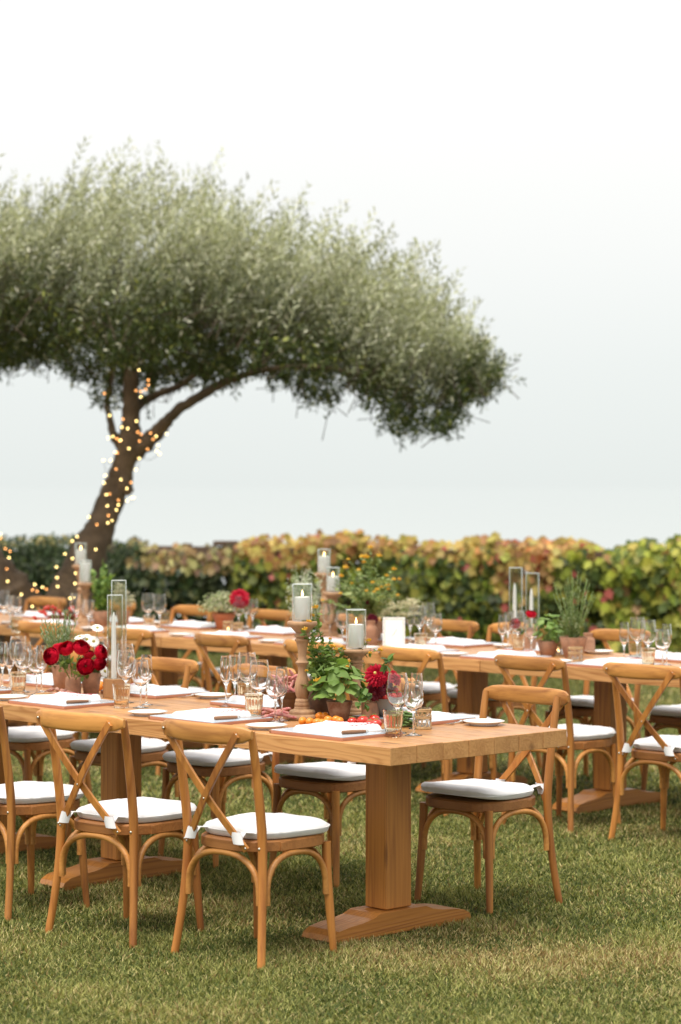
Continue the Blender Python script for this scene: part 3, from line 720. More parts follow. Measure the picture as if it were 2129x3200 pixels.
# ------------------------------------------------------------------ hedge along the terrace edge
VT = [(0, 0)] + [(.10, -.02), (.30, .10), (.20, .30), (.52, .38), (.30, .58), (.22, .78), (0, 1.0)]
def vine_template():
    right = [(.06, -.03), (.30, .06), (.46, .30), (.26, .38), (.50, .62), (.22, .66), (0, 1.0)]
    outl = right + [(-x, y) for x, y in right[:-1][::-1]]
    V = [(0, .35, -.05)] + [(x, y, -.10 * abs(x) * 2 + .05 - .10 * y * y) for x, y in outl]
    F = [(0, i, i + 1) for i in range(1, len(outl))] + [(0, len(outl), 1)]
    return V, F
VV, VF = vine_template()
def hedge_line(dx): # ground line x,y for display px
    y = np.interp(dx, [-300, 1900], [26.6, 21.9]); return ((dx * 1.3578 - 1064.5) / FPX * y, y)
def hedge(name, label, x0, x1, topf, palette, n, leaf, dens_gap=.0, parts=300, seed=1, thick=.38, small=False):
    r = np.random.default_rng(seed); bx, by = hedge_line((x0 + x1) / 2); root = empty(name, (bx, by, 0)); tag(root, label, 'hedge', 'hedges along the terrace edge')
    P = []; F_ = []; C = []; U = []
    for i in range(int(n * 1.8)):
        dx = r.uniform(x0, x1); gx, gy = hedge_line(dx); top = topf(dx); h = r.random() ** .85
        z = h * top + r.normal() * .02; t = r.random(); dep = -thick + 2 * thick * t ** 1.3
        bulge = noise.noise(Vector((gx * 2.2, z * 2.6, seed))) * .13
        c = noise.noise(Vector((gx * 2.6, z * 3.0, 4 + seed))); c2 = noise.noise(Vector((gx * 1.1, z * 1.4, 9)))
        rnd = .0 if h < .8 else ((h - .8) / .2) ** 2 * .22
        dep = dep * (1 - rnd) + (rnd * .4 if dep < 0 else 0)
        if c < -.18 + dens_gap and r.random() < .75 + dens_gap: continue
        P.append((gx, gy + dep + bulge * (1 if dep < 0 else .3), z)); F_.append(dep); C.append((h, c, c2, dx)); 
        if len(P) >= n: break
    P = np.array(P); n = len(P); C = np.array(C)
    f = np.stack([r.normal(size=n) * .35, -1 + r.normal(size=n) * .25, r.normal(size=n) * .3 + .35 + .9 * (C[:, 0] > .9)], 1)    # face normal
    dn = np.stack([r.normal(size=n) * .45, -.35 + r.normal(size=n) * .25, -np.ones(n) + .5 * (C[:, 0] > .93)], 1)                 # leaf tip direction
    R = frames(dn, f)
    sz = leaf * r.uniform(.65, 1.25, n)
    cols = palette(C, r)
    order = np.argsort(P[:, 1] - np.abs(sz) * .0); pos = P - np.array([bx, by, 0])
    if small:
        me = scatter_mesh('foliage', [(0, 0, 0), (.32, .45, .08), (0, 1, -.05), (-.32, .45, .08)], [(0, 1, 2, 3)], pos, R, np.stack([sz] * 3, 1), cols, M_LEAF)
        o = link('foliage', me, root); tag(o, kind='stuff')
    else:
        front = order[:parts]; rest = order[parts:]
        me = scatter_mesh('foliage', VV, VF, pos[rest], R[rest], np.stack([sz[rest]] * 3, 1), cols[rest], M_LEAF); o = link('foliage', me, root); tag(o, kind='stuff')
        K = 14; cm = {}
        q = np.argsort(cols[front].sum(1)); groups = np.array_split(front[q], K)
        for gidx in groups:
            col = cols[gidx[len(gidx) // 2]]
            lm = scatter_mesh('leaf', VV, VF, np.zeros((1, 3)), np.eye(3)[None], np.ones((1, 3)), col[None], M_LEAF)
            for i in gidx:
                o = bpy.data.objects.new('leaf', lm); COL.objects.link(o); o.parent = root
                o.matrix_local = Matrix.Translation(pos[i]) @ Matrix(R[i].tolist()).to_4x4() @ Matrix.Scale(sz[i], 4)
    st = MB()
    for i in range(26):
        dx = x0 + (x1 - x0) * (i + r.random()) / 26; gx, gy = hedge_line(dx); pts = []
        x = gx
        for k in range(7):
            pts.append((x - bx, gy - by + r.normal() * .04 + .1, topf(dx) * .95 * k / 6)); x += r.normal() * .05
        st.tube(pts, [.014, .012, .011, .009, .008, .006, .004], 5, cap=False)
    st.build('stems', M_TWIG, root)
    return root
def pal_dark(C, r):
    n = len(C); c = pick([(.018, .036, .010), (.030, .055, .014), (.05, .075, .020), (.08, .105, .03)], n, .2, [.35, .35, .2, .1])
    m = (C[:, 0] > .93) & (r.random(n) < .25); c[m] = pick([(.32, .28, .10)], m.sum()); return c
def pal_mid(C, r):
    n = len(C); h = C[:, 0] + .16 * C[:, 2] + r.normal(size=n) * .05
    g = pick([(.04, .065, .010), (.11, .145, .016), (.21, .235, .028), (.36, .35, .05)], n, .2, [.34, .34, .22, .10])
    top = pick([(.46, .34, .08), (.54, .43, .12), (.32, .25, .05), (.30, .15, .05), (.42, .22, .07)], n, .15, [.24, .22, .22, .2, .12])
    red = pick([(.50, .22, .075), (.54, .32, .12), (.30, .085, .04), (.54, .38, .12), (.28, .18, .045)], n, .15)
    rr = np.clip((C[:, 3] - 1060) / 160, 0, 1) * np.clip((1420 - C[:, 3]) / 50, 0, 1) * np.clip(.75 + 1.3 * C[:, 2], .2, 1)
    lim = np.where(rr > .4, .60, .84) + .2 * C[:, 1]
    c = np.where((h > lim)[:, None], np.where((r.random(n) < rr)[:, None], red, top), g)
    s_ = (r.random(n) < .02); c[s_] = (.42, .10, .08)
    return c
def pal_right(C, r):
    n = len(C); h = C[:, 0] + r.normal(size=n) * .08
    g = pick([(.075, .11, .014), (.20, .24, .03), (.34, .36, .05), (.46, .45, .09), (.48, .38, .09)], n, .15, [.22, .3, .25, .15, .08])
    s_ = (r.random(n) < .05) & (h > .5); g[s_] = (.38, .22, .09); return g
def pal_low(C, r):
    n = len(C); c = pick([(.020, .040, .012), (.036, .060, .016), (.055, .08, .022), (.10, .11, .028)], n, .2)
    m = (C[:, 0] > .80) ; c[m] = pick([(.30, .20, .08), (.22, .14, .06), (.42, .36, .14), (.12, .10, .035)], m.sum(), .2); return c
TOPX = [-300, 0, 60, 150, 250, 300, 360, 420, 470, 500, 560, 620, 700, 800, 870, 950, 1050, 1130, 1230, 1320, 1370, 1400, 1440, 1500, 1568, 1900]
TOPD = [1225, 1232, 1226, 1228, 1240, 1236, 1248, 1252, 1246, 1262, 1240, 1226, 1232, 1222, 1230, 1234, 1240, 1230, 1236, 1238, 1246, 1266, 1244, 1240, 1234, 1234]
def topf(dx):
    _, y = hedge_line(dx); return CAM_H - (np.interp(dx, TOPX, TOPD) * 1.3578 - HOR + 7) / FPX * y
hedge('ivy_hedge', 'dark green small-leaved hedge behind the olive trunks at the left', -260, 330, topf, pal_dark, 26000, .062, .0, seed=2, small=True)
hedge('vine_hedge', 'thin dark hedge with a browning vine along its rail, sky showing through', 300, 560, topf, pal_low, 3300, .095, .10, seed=6)
hedge('vine_hedge', 'long vine hedge, olive green below and copper orange on top', 545, 1395, topf, pal_mid, 13500, .096, .0, seed=3)
hedge('vine_hedge', 'bright yellow-green vine hedge of large leaves at the right edge', 1390, 1850, topf, pal_right, 6800, .115, .0, seed=4)
# fence the vines grow on
fx0, fy0 = hedge_line(240); fence = empty('wooden_fence', (fx0, fy0 + .05, 0)); tag(fence, 'weathered wooden rail fence inside the hedge, rail bare at its low gap', 'fence')
for z, s_ in ((1.06, .045), (.55, .04)):
    a = Vector(hedge_line(240)).to_3d(); b = Vector(hedge_line(1800)).to_3d(); d = b - a
    M = Matrix.Rotation(math.atan2(d.y, d.x), 4, 'Z')
    MB().box((0, -.02, -s_), (d.length, .02, s_), .004, M).build('rail', M_FENCE, fence, (0, 0, z))
for i in range(9):
    gx, gy = hedge_line(240 + i * 190); MB().box((-.05, -.045, 0), (.05, .045, 1.13), .006).build('fence_post', M_FENCE, fence, (gx - fx0, gy - fy0 + .07, 0))
gx, gy = hedge_line(520); MB().box((-.13, -.09, 1.115), (.13, .09, 1.165), .004).build('post_cap', M_FENCE, fence, (gx - fx0, gy - fy0 - .05, 0))

# ------------------------------------------------------------------ tableware: shared shapes
def glass_prof(pts_out, t):
    inner = [(max(r - t, 0), z) for r, z in pts_out if r > .0075 and z > .09]
    return inner
def stemware(h, stem, rmax, rrim, foot, zmax, n=28, t=.0012):
    o = [(foot, 0), (foot, .0014), (foot * .6, .0035), (.006, .010), (.0038, .020), (.0034, stem * .6), (.0042, stem - .008), (.007, stem)]
    bowl = []
    for i in range(1, 12):
        k = i / 11; z = stem + (h - stem) * k
        if z < zmax: q = (z - stem) / (zmax - stem); r = rmax * math.sin(q ** .62 * pi / 2)
        else: q = (z - zmax) / (h - zmax); r = rmax + (rrim - rmax) * q ** 1.5
        bowl.append((max(r, .009), z))
    inner = [(r - t, z + (t if i < len(bowl) - 1 else 0)) for i, (r, z) in enumerate(bowl)][::-1]
    mb = MB().lathe(o + bowl + inner + [(.0001, stem + .006)], n)
    return mb
ME_WINE = stemware(.232, .095, .0435, .0355, .036, .160).mesh('wine_glass', M_GLASS)
ME_WINE2 = stemware(.206, .090, .0390, .0305, .034, .140).mesh('white_wine_glass', M_GLASS)
ME_FLUTE = stemware(.218, .092, .0262, .0215, .031, .150).mesh('champagne_flute', M_GLASS)
def tumbler_mesh():
    out = [(.0285, 0), (.0305, .002), (.0305, .010), (.0298, .016), (.0312, .028), (.0325, .042), (.0335, .046), (.0348, .060), (.0362, .080), (.0375, .090), (.0395, .096), (.0398, .103)]
    inn = [(.0378, .103), (.0365, .094), (.0345, .080), (.0325, .060), (.0305, .042), (.028, .026), (.024, .014), (.0001, .012)]
    def rib(j, a):
        if j in (5, 6, 7, 8): return .045 * abs(cos(a * 9))
        if j in (1, 2, 3): return .05 * abs(cos(a * 8 + .4))
        if j == 4: return .03 * cos(a * 16)
        return 0
    return MB().lathe(out + inn, 72, rib=rib).mesh('tumbler', M_AMBER)
ME_TUMB = tumbler_mesh()
def put(name, me, p, label, cat, group=None, rz=0.0):
    o = link(name, me, None, p, rz); tag(o, label, cat, group); return o
def glass(kind, px, py, where, z=TZ):
    d = {'W': ('wine_glass', ME_WINE, 'large clear wine glass', 'wine glass', 'large wine glasses'), 'V': ('wine_glass', ME_WINE2, 'smaller clear wine glass', 'wine glass', 'small wine glasses'),
         'F': ('champagne_flute', ME_FLUTE, 'clear champagne flute', 'flute', 'champagne flutes'), 'T': ('tumbler', ME_TUMB, 'ribbed amber tumbler', 'tumbler', 'amber tumblers')}[kind]
    p = at(px, py, z); put(d[0], d[1], p, d[2] + ' ' + where, d[3], d[4], random.uniform(0, 6))
PLATE = MB().lathe([(.0001, .003), (.050, .003), (.052, 0), (.055, 0), (.057, .004), (.078, .013), (.0825, .0155), (.083, .017), (.081, .0175), (.074, .0145), (.058, .008), (.0001, .007)], 44).mesh('side_plate', M_CHINA)
def mat_mesh():
    return MB().box((-.2, -.16, 0), (.2, .16, .012), .0015).mesh('clay_body', M_TILEEDGE)
ME_MATB = mat_mesh(); ME_MATT = MB().box((-.1985, -.1585, .0122), (.1985, .1585, .0152), .0012).mesh('glazed_top', M_TILETOP)
def nap_h(x, y, seed, w, d):
    ex = min(1, max(0, (1 - abs(x) / (w / 2)) / .10)); ey = min(1, max(0, (1 - abs(y) / (d / 2)) / .14)); e = (min(ex, ey)) ** .5
    h = .017 * e; q = x * .6 + y + .02 * seed % .04
    h += .0065 * (1 / (1 + math.exp(-(q - .012) * 260))) * e
    h += .004 * noise.noise(Vector((x * 14, y * 14, seed))) * e + .0016 * noise.noise(Vector((x * 60, y * 26, seed)))
    h += .004 * (x / w + .5) * e
    return max(h, .001)
def nap_mesh(seed, w=.27, d=.175):
    nx, ny = 34, 24; V = []; F = []
    def warp(x, y): return (x + .10 * y + .010 * noise.noise(Vector((y * 9, seed, 1))), y + .07 * x + .012 * noise.noise(Vector((x * 8, seed, 4))))
    for j in range(ny + 1):
        for i in range(nx + 1):
            x = (i / nx - .5) * w; y = (j / ny - .5) * d; X, Y = warp(x, y); V.append((X, Y, nap_h(x, y, seed, w, d)))
    for j in range(ny):
        for i in range(nx): a = j * (nx + 1) + i; F.append((a, a + 1, a + nx + 2, a + nx + 1))
    per = [i for i in range(nx + 1)] + [j * (nx + 1) + nx for j in range(1, ny + 1)] + [ny * (nx + 1) + i for i in range(nx - 1, -1, -1)] + [j * (nx + 1) for j in range(ny - 1, 0, -1)]
    b = len(V); V += [(V[i][0], V[i][1], 0) for i in per]; n = len(per)
    F += [(per[i], b + i, b + (i + 1) % n, per[(i + 1) % n]) for i in range(n)]; F.append(tuple(b + i for i in range(n))[::-1])
    me = MB().add(V, F, True).mesh('folded_cloth', M_LINEN)
    hm = MB(); P = []
    for i in range(60):
        k = i / 59; x = -w * .42 + w * .84 * k; y = d * .5 - .016 + .004 * (1 if (i // 3) % 2 else -1) - .02 * k; X, Y = warp(x, y); P.append((X, Y, nap_h(x, y, seed, w, d) + .0006))
    hm.tube(P, .0009, 4)
    P = []
    for i in range(36):
        k = i / 35; y = -d * .40 + d * .8 * k; x = w * .5 - .018 + .004 * (1 if (i // 3) % 2 else -1); X, Y = warp(x, y); P.append((X, Y, nap_h(x, y, seed, w, d) + .0006))
    hm.tube(P, .0009, 4)
    return me, hm.mesh('wavy_hem', M_HEM)
NAPS = [nap_mesh(s) for s in (1.3, 4.1, 7.7)]
# cutlery, lying along Y with the handle at -Y
HANDLE = MB().tube([(0, -.10, .007), (0, -.098, .007), (0, -.06, .007), (0, -.01, .007), (0, 0, .007)], [.004, .0075, .0082, .0066, .006], 10).mesh('handle', M_HANDLE)
FER = MB().tube([(0, 0, .007), (0, .006, .007), (0, .012, .006)], [.0063, .0066, .0035], 10)
b = MB(); b.V, b.F, b.S = list(FER.V), list(FER.F), list(FER.S); b.prism([(-.002, .010), (.009, .014), (.009, .09), (.003, .118), (-.003, .120), (-.003, .02)], .0045, .0062, 'z'); ME_BLADE = b.mesh('blade', M_STEEL)
b = MB(); b.V, b.F, b.S = list(FER.V), list(FER.F), list(FER.S)
b.tube([(0, .010, .006), (0, .035, .005), (0, .05, .006)], [.0028, .0022, .004], 8); b.prism([(-.004, .048), (.004, .048), (.011, .062), (.011, .076), (-.011, .076), (-.011, .062)], .004, .0062, 'z')
for k in range(4):
    x = -.0095 + k * .00633; b.prism([(x - .0015, .075), (x + .0015, .075), (x + .0010, .110), (x - .0010, .110)], .004, .0060, 'z')
ME_TINES = b.mesh('tines', M_STEEL)
def setting(e, l, face, where, cutl=True, nap=0, dr=0, plate=True, napoff=(-.01, .015), naprot=0, fl=(0, 0)):
    p = TP(e, l); rz = TH - pi / 2 + (0 if face > 0 else pi) + radians(dr)
    M = Matrix.Translation(p) @ Matrix.Rotation(rz, 4, 'Z')
    m_ = empty('placemat', p, rz); tag(m_, 'white clay tile placemat ' + where, 'placemat', 'tile placemats')
    link('clay_body', ME_MATB, m_); link('glazed_top', ME_MATT, m_)
    q = M @ Vector((napoff[0], napoff[1], .0156)); n_ = empty('napkin', q, rz + radians(naprot)); tag(n_, 'folded white napkin ' + where, 'napkin', 'folded napkins')
    link('folded_cloth', NAPS[nap][0], n_); link('wavy_hem', NAPS[nap][1], n_)
    if plate:
        put('side_plate', PLATE, M @ Vector((-.335, -.06, 0)), 'white side plate ' + where, 'plate', 'side plates')
    if cutl:
        k = empty('knife', M @ Vector((.158, .002, .0156)), rz - radians(18)); tag(k, 'knife with wooden handle ' + where, 'knife', 'table knives'); link('handle', HANDLE, k); link('blade', ME_BLADE, k)
        f = empty('fork', M @ Vector((-.226 + fl[0], -.055 + fl[1], 0)), rz + radians(9)); tag(f, 'fork with wooden handle ' + where, 'fork', 'table forks'); link('handle', HANDLE, f); link('tines', ME_TINES, f)
setting(.19, .485, 1, 'at the front table corner before the orange kumquats', nap=0, naprot=4)
setting(.20, 1.235, 1, 'between the rails of the two closest chairs', nap=1)
setting(.20, 2.21, 1, 'at the front edge below the clay bottle of roses', nap=2, napoff=(-.03, .02))
setting(.20, 3.03, 1, 'at the left edge near side of the front table', nap=1)
setting(.80, .672, -1, 'before the lone chair at the table end', nap=2, fl=(0, .01))
setting(.80, 1.56, -1, 'hidden behind the basil on the far side', nap=0)
setting(.80, 2.33, -1, 'on the far side between taper candle and flutes', nap=1, fl=(0, .02))
setting(.80, 3.10, -1, 'on the far side behind the clay rose pots', nap=2)
T2L = [1.18, 1.95, 2.72, 3.42, 4.25, 5.10, 6.02, 6.90]
W2 = ['at the near right corner of the back table', 'right of the rosemary pot, near side of back table', 'below the basil pot, near side of back table', 'before the number card on the back table', 'behind the tall candlestick, near side of back table',
      'under the pale potted flowers, near side of back table', 'right of the tall taper tube, near side of back table', 'behind the lavender, near side of back table']
for i, (l, w_) in enumerate(zip(T2L, W2)): setting(3.60, l, 1, w_, False, i % 3, napoff=(.0, .01))
T2F = [2.05, 2.95, 3.66, 4.36, 5.24, 6.07, 6.89, 7.75, 8.6]
W3 = ['behind the far right tumblers, far side of back table', 'right of the rosemary, far side of back table', 'left of the twin tubes, far side of back table', 'right of the number card, far side of back table', 'behind the yellow flowers, far side of back table',
      'right of the red dahlia, far side of back table', 'left of the pale potted flowers, far side of back table', 'behind the tall green herb, far side of back table', 'behind the red berries, far side of back table']
for i, (l, w_) in enumerate(zip(T2F, W3)): setting(4.21, l, -1, w_, False, (i + 1) % 3)

# glasses (foot centre read from the photograph, standing on the table plane)
for a in [('T', 1229, 2303, 'at the front table corner before the bean pile'), ('W', 1243, 2291, 'behind the corner tumbler, dahlia seen through it'), ('V', 1293, 2298, 'rightmost of the corner trio on the front table'),
          ('F', 1302, 2277, 'behind the rightmost corner glass'),
          ('F', 707, 2207, 'left of the centre cluster on the front table'), ('F', 734, 2203, 'second from left in the centre cluster'), ('W', 773, 2206, 'tallest in the middle of the centre cluster'),
          ('W', 811, 2238, 'right behind the centre tumbler'), ('V', 861, 2257, 'at the right of the centre cluster before the bean bowl'), ('F', 881, 2252, 'beside the bean bowl in the centre cluster'),
          ('T', 794, 2247, 'in front of the centre glass cluster'), ('T', 768, 2203, 'at the back of the centre glass cluster'),
          ('W', 394, 2196, 'right of the tall taper candle'), ('V', 440, 2212, 'right of the taper candle, second glass'), ('F', 458, 2203, 'at the right of the taper candle cluster'), ('W', 392, 2170, 'at the back of the taper candle cluster'), ('T', 380, 2213, 'beside the wooden block of the taper candle'),
          ('F', 8, 2150, 'cut by the left edge of the front table'), ('F', 30, 2155, 'second from the left edge, front table'), ('W', 58, 2140, 'at the back of the left cluster'), ('W', 73, 2163, 'above the left tumbler on the front table'),
          ('V', 115, 2172, 'left of the red roses'), ('F', 130, 2165, 'closest to the red roses'), ('T', 57, 2171, 'at the left end of the front table'), ('T', 86, 2112, 'behind the left glass cluster'), ('V', 318, 2120, 'behind the right clay pot')]:
    glass(*a)
for a in [('F', 1571, 2040, 'leftmost before the twin tubes, back table'), ('F', 1588, 2030, 'second before the twin tubes, back table'), ('W', 1618, 2034, 'before the red rose on the back table'), ('V', 1661, 2052, 'left of the small basil, back table'), ('T', 1620, 2042, 'left of the brown bottle on the back table'),
          ('F', 1951, 2072, 'leftmost at the right end of the back table'), ('W', 1992, 2062, 'second at the right end of the back table'), ('W', 2026, 2072, 'above the last tumbler on the back table'), ('V', 2071, 2090, 'rightmost on the back table'), ('F', 2084, 2078, 'behind the rightmost back table glass'), ('T', 2026, 2087, 'nearest the right end of the back table'), ('T', 1985, 2058, 'behind the last tumbler on the back table'),
          ('F', 1283, 2010, 'directly right of the number card'), ('W', 1312, 2012, 'above the tumbler by the number card'), ('W', 1338, 2000, 'at the back right of the number card'), ('V', 1362, 2028, 'rightmost of those by the number card'), ('T', 1315, 2036, 'right of the number card'), ('T', 1346, 2010, 'second right of the number card'),
          ('W', 1030, 2005, 'left of the hurricane candle, back table'), ('V', 1070, 2015, 'behind the nearer hurricane candle'),
          ('W', 747, 1972, 'below the red dahlia on the back table'), ('F', 770, 1966, 'between two glasses below the dahlia'), ('V', 790, 1970, 'right of the red dahlia on the back table'),
          ('W', 463, 1962, 'left of the pair behind the tall tube'), ('W', 500, 1966, 'right of the pair behind the tall tube'), ('T', 466, 1972, 'under the pair behind the tall tube'), ('T', 513, 1955, 'at the right of the pair behind the tall tube'),
          ('W', 240, 1962, 'left under the far pillar candles'), ('V', 277, 1972, 'right under the far pillar candles'),
          ('W', 12, 1950, 'leftmost at the far left of the back table'), ('F', 32, 1962, 'second at the far left of the back table'), ('V', 50, 1958, 'third at the far left of the back table'), ('T', 52, 1976, 'at the far left of the back table')]:
    glass(*a)

# ------------------------------------------------------------------ candles and sticks
def candle(p, r, h, label, taper=False, parent=None, lit=True, group='candles'):
    if taper: c = MB().lathe([(r, 0), (r, .01), (r * .78, h * .8), (r * .55, h * .93), (.0012, h)], 16)
    else: c = MB().lathe([(r * .96, 0), (r, .004), (r, h - .006), (r * .97, h - .001), (r * .9, h), (r * .5, h - .004), (.0001, h - .005)], 32)
    o = empty('candle', p); tag(o, label, 'candle', group)
    c.build('wax', M_WAX, o)
    zt = h if taper else h - .005
    MB().tube([(0, 0, zt - .001), (.0005, 0, zt + .011)], .0009, 6).build('wick', M_WICK, o)
    if lit: MB().lathe([(.0001, 0), (.0035, .003), (.0048, .008), (.0036, .015), (.0014, .023), (.0001, .028)], 10).build('flame', M_FLAME, o, (.0004, 0, zt + .006))
    return o
def tube_glass(name, p, r, h, t, label, cat, group=None, floor=True, mat=None, n=40):
    if floor: pr = [(r - .002, 0), (r, .002), (r, h), (r - t, h), (r - t, .006), (.0001, .005)]
    else: pr = [(r, 0), (r, h), (r - t, h), (r - t, 0)]
    mb = MB().lathe([(r_ * (1 + .012 * sin(z * 90)), z) if 0 < z < h and name == 'hurricane_glass' else (r_, z) for r_, z in pr], n)
    if not floor:
        k = 3 * n; mb.F.pop(); mb.S.pop(); mb.F.pop(); mb.S.pop(); mb.F += [(i, k + i, k + (i + 1) % n, (i + 1) % n) for i in range(n)]; mb.S += [False] * n
    o = mb.build(name, mat or M_HURR, None, p); tag(o, label, cat, group)
    MB().tube([((r - t / 2) * cos(2 * pi * k / 36), (r - t / 2) * sin(2 * pi * k / 36), h) for k in range(37)], t * .55, 6).build('rim', M_RIM, o)
    return o
def stick(p, h, label, k=1.0):
    o = empty('candlestick', p); tag(o, label, 'candlestick', 'turned wooden candlesticks')
    # (radius mm, height fraction)
    pr = [(64, 0), (67, .008), (67, .030), (63, .042), (57, .052), (53, .055), (54, .075), (50, .092), (36, .100), (33, .105), (33, .120), (31, .132), (32.5, .136), (31, .160), (28, .178), (29.5, .182), (27, .205), (22, .212)]
    body = [(23, .215), (28, .26), (31, .31), (29, .365), (23, .42), (17.5, .47), (17, .52), (20, .55), (27, .568), (28, .58), (24, .59), (17.5, .605), (16.5, .65), (19, .72), (24, .775), (27, .79), (31, .80), (31, .815), (25, .822), (24.5, .832), (32, .842), (33, .858), (27, .868), (26, .880), (36, .905), (47, .935), (60, .958), (62, .972), (61, .992), (58, 1.0)]
    if h < .33: body = [(23, .215), (29, .30), (30, .36), (25, .45), (19, .55), (18, .62), (22, .70), (26, .735), (31, .75), (31, .765), (25, .775), (25, .79), (33, .80), (33, .825), (26, .835), (27, .86), (44, .915), (59, .945), (62, .96), (61, .99), (58, 1.0)]
    MB().lathe([(r / 1000 * k, z * h) for r, z in pr + body[:-6]], 32).build('turned_shaft', M_TURN, o)
    MB().lathe([(r / 1000 * k - .0002, z * h + .0002) for r, z in body[-7:]] + [(.0001, h + .0002)], 32).build('drip_plate', M_TURN, o)
    return p + Vector((0, 0, h + .0006))
q = stick(at(945, 2247), .400, 'tall turned wooden candlestick on the front table, yellow flowers climbing it')
tube_glass('hurricane_glass', q, .0415, .150, .0028, 'clear hurricane glass on top of the tall front candlestick', 'hurricane glass', 'hurricane glasses')
candle(q + Vector((0, 0, .0065)), .0325, .092, 'lit white pillar candle high on the tall front candlestick', group='pillar candles')
q = stick(at(1113, 2232), .272, 'shorter turned wooden candlestick behind the basil pot')
tube_glass('hurricane_glass', q, .0425, .163, .0028, 'clear hurricane glass on the shorter candlestick behind the basil', 'hurricane glass', 'hurricane glasses')
candle(q + Vector((0, 0, .0065)), .0325, .096, 'lit white pillar candle on the shorter candlestick behind the basil', group='pillar candles')
# back table pairs
b1 = at(1012, 2000); d1 = b1.y
q = stick(b1 + Vector((0, .35, 0)) * 1, .40, 'taller back table candlestick among white and yellow flowers')
tube_glass('hurricane_glass', q, .0415, .150, .0028, 'glass over the higher pillar candle amid the back table flowers', 'hurricane glass', 'hurricane glasses'); candle(q + Vector((0, 0, .0065)), .034, .10, 'higher lit pillar candle amid the back table flowers', group='pillar candles')
q = stick(at(1041, 2004), .30, 'lower back table candlestick among white and yellow flowers')
tube_glass('hurricane_glass', q, .0415, .150, .0028, 'glass over the lower pillar candle amid the back table flowers', 'hurricane glass', 'hurricane glasses'); candle(q + Vector((0, 0, .0065)), .034, .09, 'lower pillar candle amid the back table flowers', group='pillar candles')
q = stick(at(253, 1945), .40, 'taller candlestick at the left before the olive trunk'); tube_glass('hurricane_glass', q, .0415, .150, .0028, 'glass over the higher pillar candle before the olive trunk', 'hurricane glass', 'hurricane glasses'); candle(q + Vector((0, 0, .0065)), .033, .10, 'higher lit pillar candle before the olive trunk', group='pillar candles')
q = stick(at(268, 1962), .30, 'lower candlestick at the left before the olive trunk'); tube_glass('hurricane_glass', q, .0415, .150, .0028, 'glass over the lower pillar candle before the olive trunk', 'hurricane glass', 'hurricane glasses'); candle(q + Vector((0, 0, .0065)), .036, .13, 'lower fat pillar candle before the olive trunk', group='pillar candles', lit=False)
def tallset(px, py, r, h, hc, where, blk=.08, ublk=.085):
    p = at(px, py); o = MB().box((-blk / 2, -blk / 2, 0), (blk / 2, blk / 2, ublk), .002).build('wooden_block', M_BLOCK, None, p, radians(38)); tag(o, 'square wooden block holding a tall glass tube ' + where, 'candle holder', 'wooden block candle holders')
    q = p + Vector((0, 0, ublk + .0006))
    tube_glass('glass_tube', q, r, h, .0022, 'tall straight glass tube ' + where, 'glass tube', 'tall glass tubes', floor=False)
    if hc: candle(q + Vector((-.006, 0, 0)), .0125, hc, 'slim white taper candle inside the glass tube ' + where, True, lit=False, group='taper candles')
tallset(360, 2180, .036, .375, .30, 'beside the red roses on the front table')
tallset(372, 2156, .036, .425, 0, 'just behind the front taper candle')
tallset(1612, 2020, .041, .39, .30, 'left of the back table pair', .075, .075)
tallset(1664, 2022, .041, .36, .27, 'right of the back table pair', .075, .075)
# rattan votives
def votive(px, py, where, lit=False, tall=.082, r=.030):
    o = empty('votive', at(px, py)); tag(o, 'small votive glass in woven rattan ' + where, 'votive', 'rattan votives')
    MB().lathe([(r - .003, .002), (r - .002, .004), (r - .002, tall), (r - .004, tall), (r - .004, .008), (.0001, .008)], 28).build('glass_cup', M_GLASS, o)
    wv = MB()
    for z, rr in ((.003, .0032), (.0075, .0026), (tall * .52, .0022), (tall * .58, .0022), (tall - .012, .0026), (tall - .006, .0026)):
        wv.tube([((r + .001) * cos(2 * pi * k / 24), (r + .001) * sin(2 * pi * k / 24), z) for k in range(25)], rr, 6)
    nn = 9
    for s_ in (-1, 1):
        for k in range(nn):
            for (za, zb) in ((.006, tall * .54), (tall * .56, tall - .008)):
                a0 = 2 * pi * k / nn; wv.tube([((r + .0012 + .001 * s_) * cos(a0 + s_ * .62 * t), (r + .0012 + .001 * s_) * sin(a0 + s_ * .62 * t), za + (zb - za) * t) for t in (0, .33, .66, 1)], .0016, 4)
    wv.build('rattan_weave', M_RATTAN, o)
    MB().lathe([(.018, .009), (.019, .011), (.019, .026), (.0001, .025)], 18).build('tealight', M_WAX, o)
    if lit: MB().lathe([(.0001, 0), (.004, .004), (.0045, .009), (.0015, .020), (.0001, .024)], 8).build('flame', M_FLAME, o, (0, 0, .026))
votive(1323, 2277, 'beside the green beans on the front table')
votive(1745, 2050, 'before the basil pot on the back table', True); votive(1799, 2066, 'before the rosemary pot on the back table', False, .08, .038)
votive(713, 1980, 'left of two below the pale potted flowers', True); votive(746, 1984, 'right of two below the pale potted flowers', False)

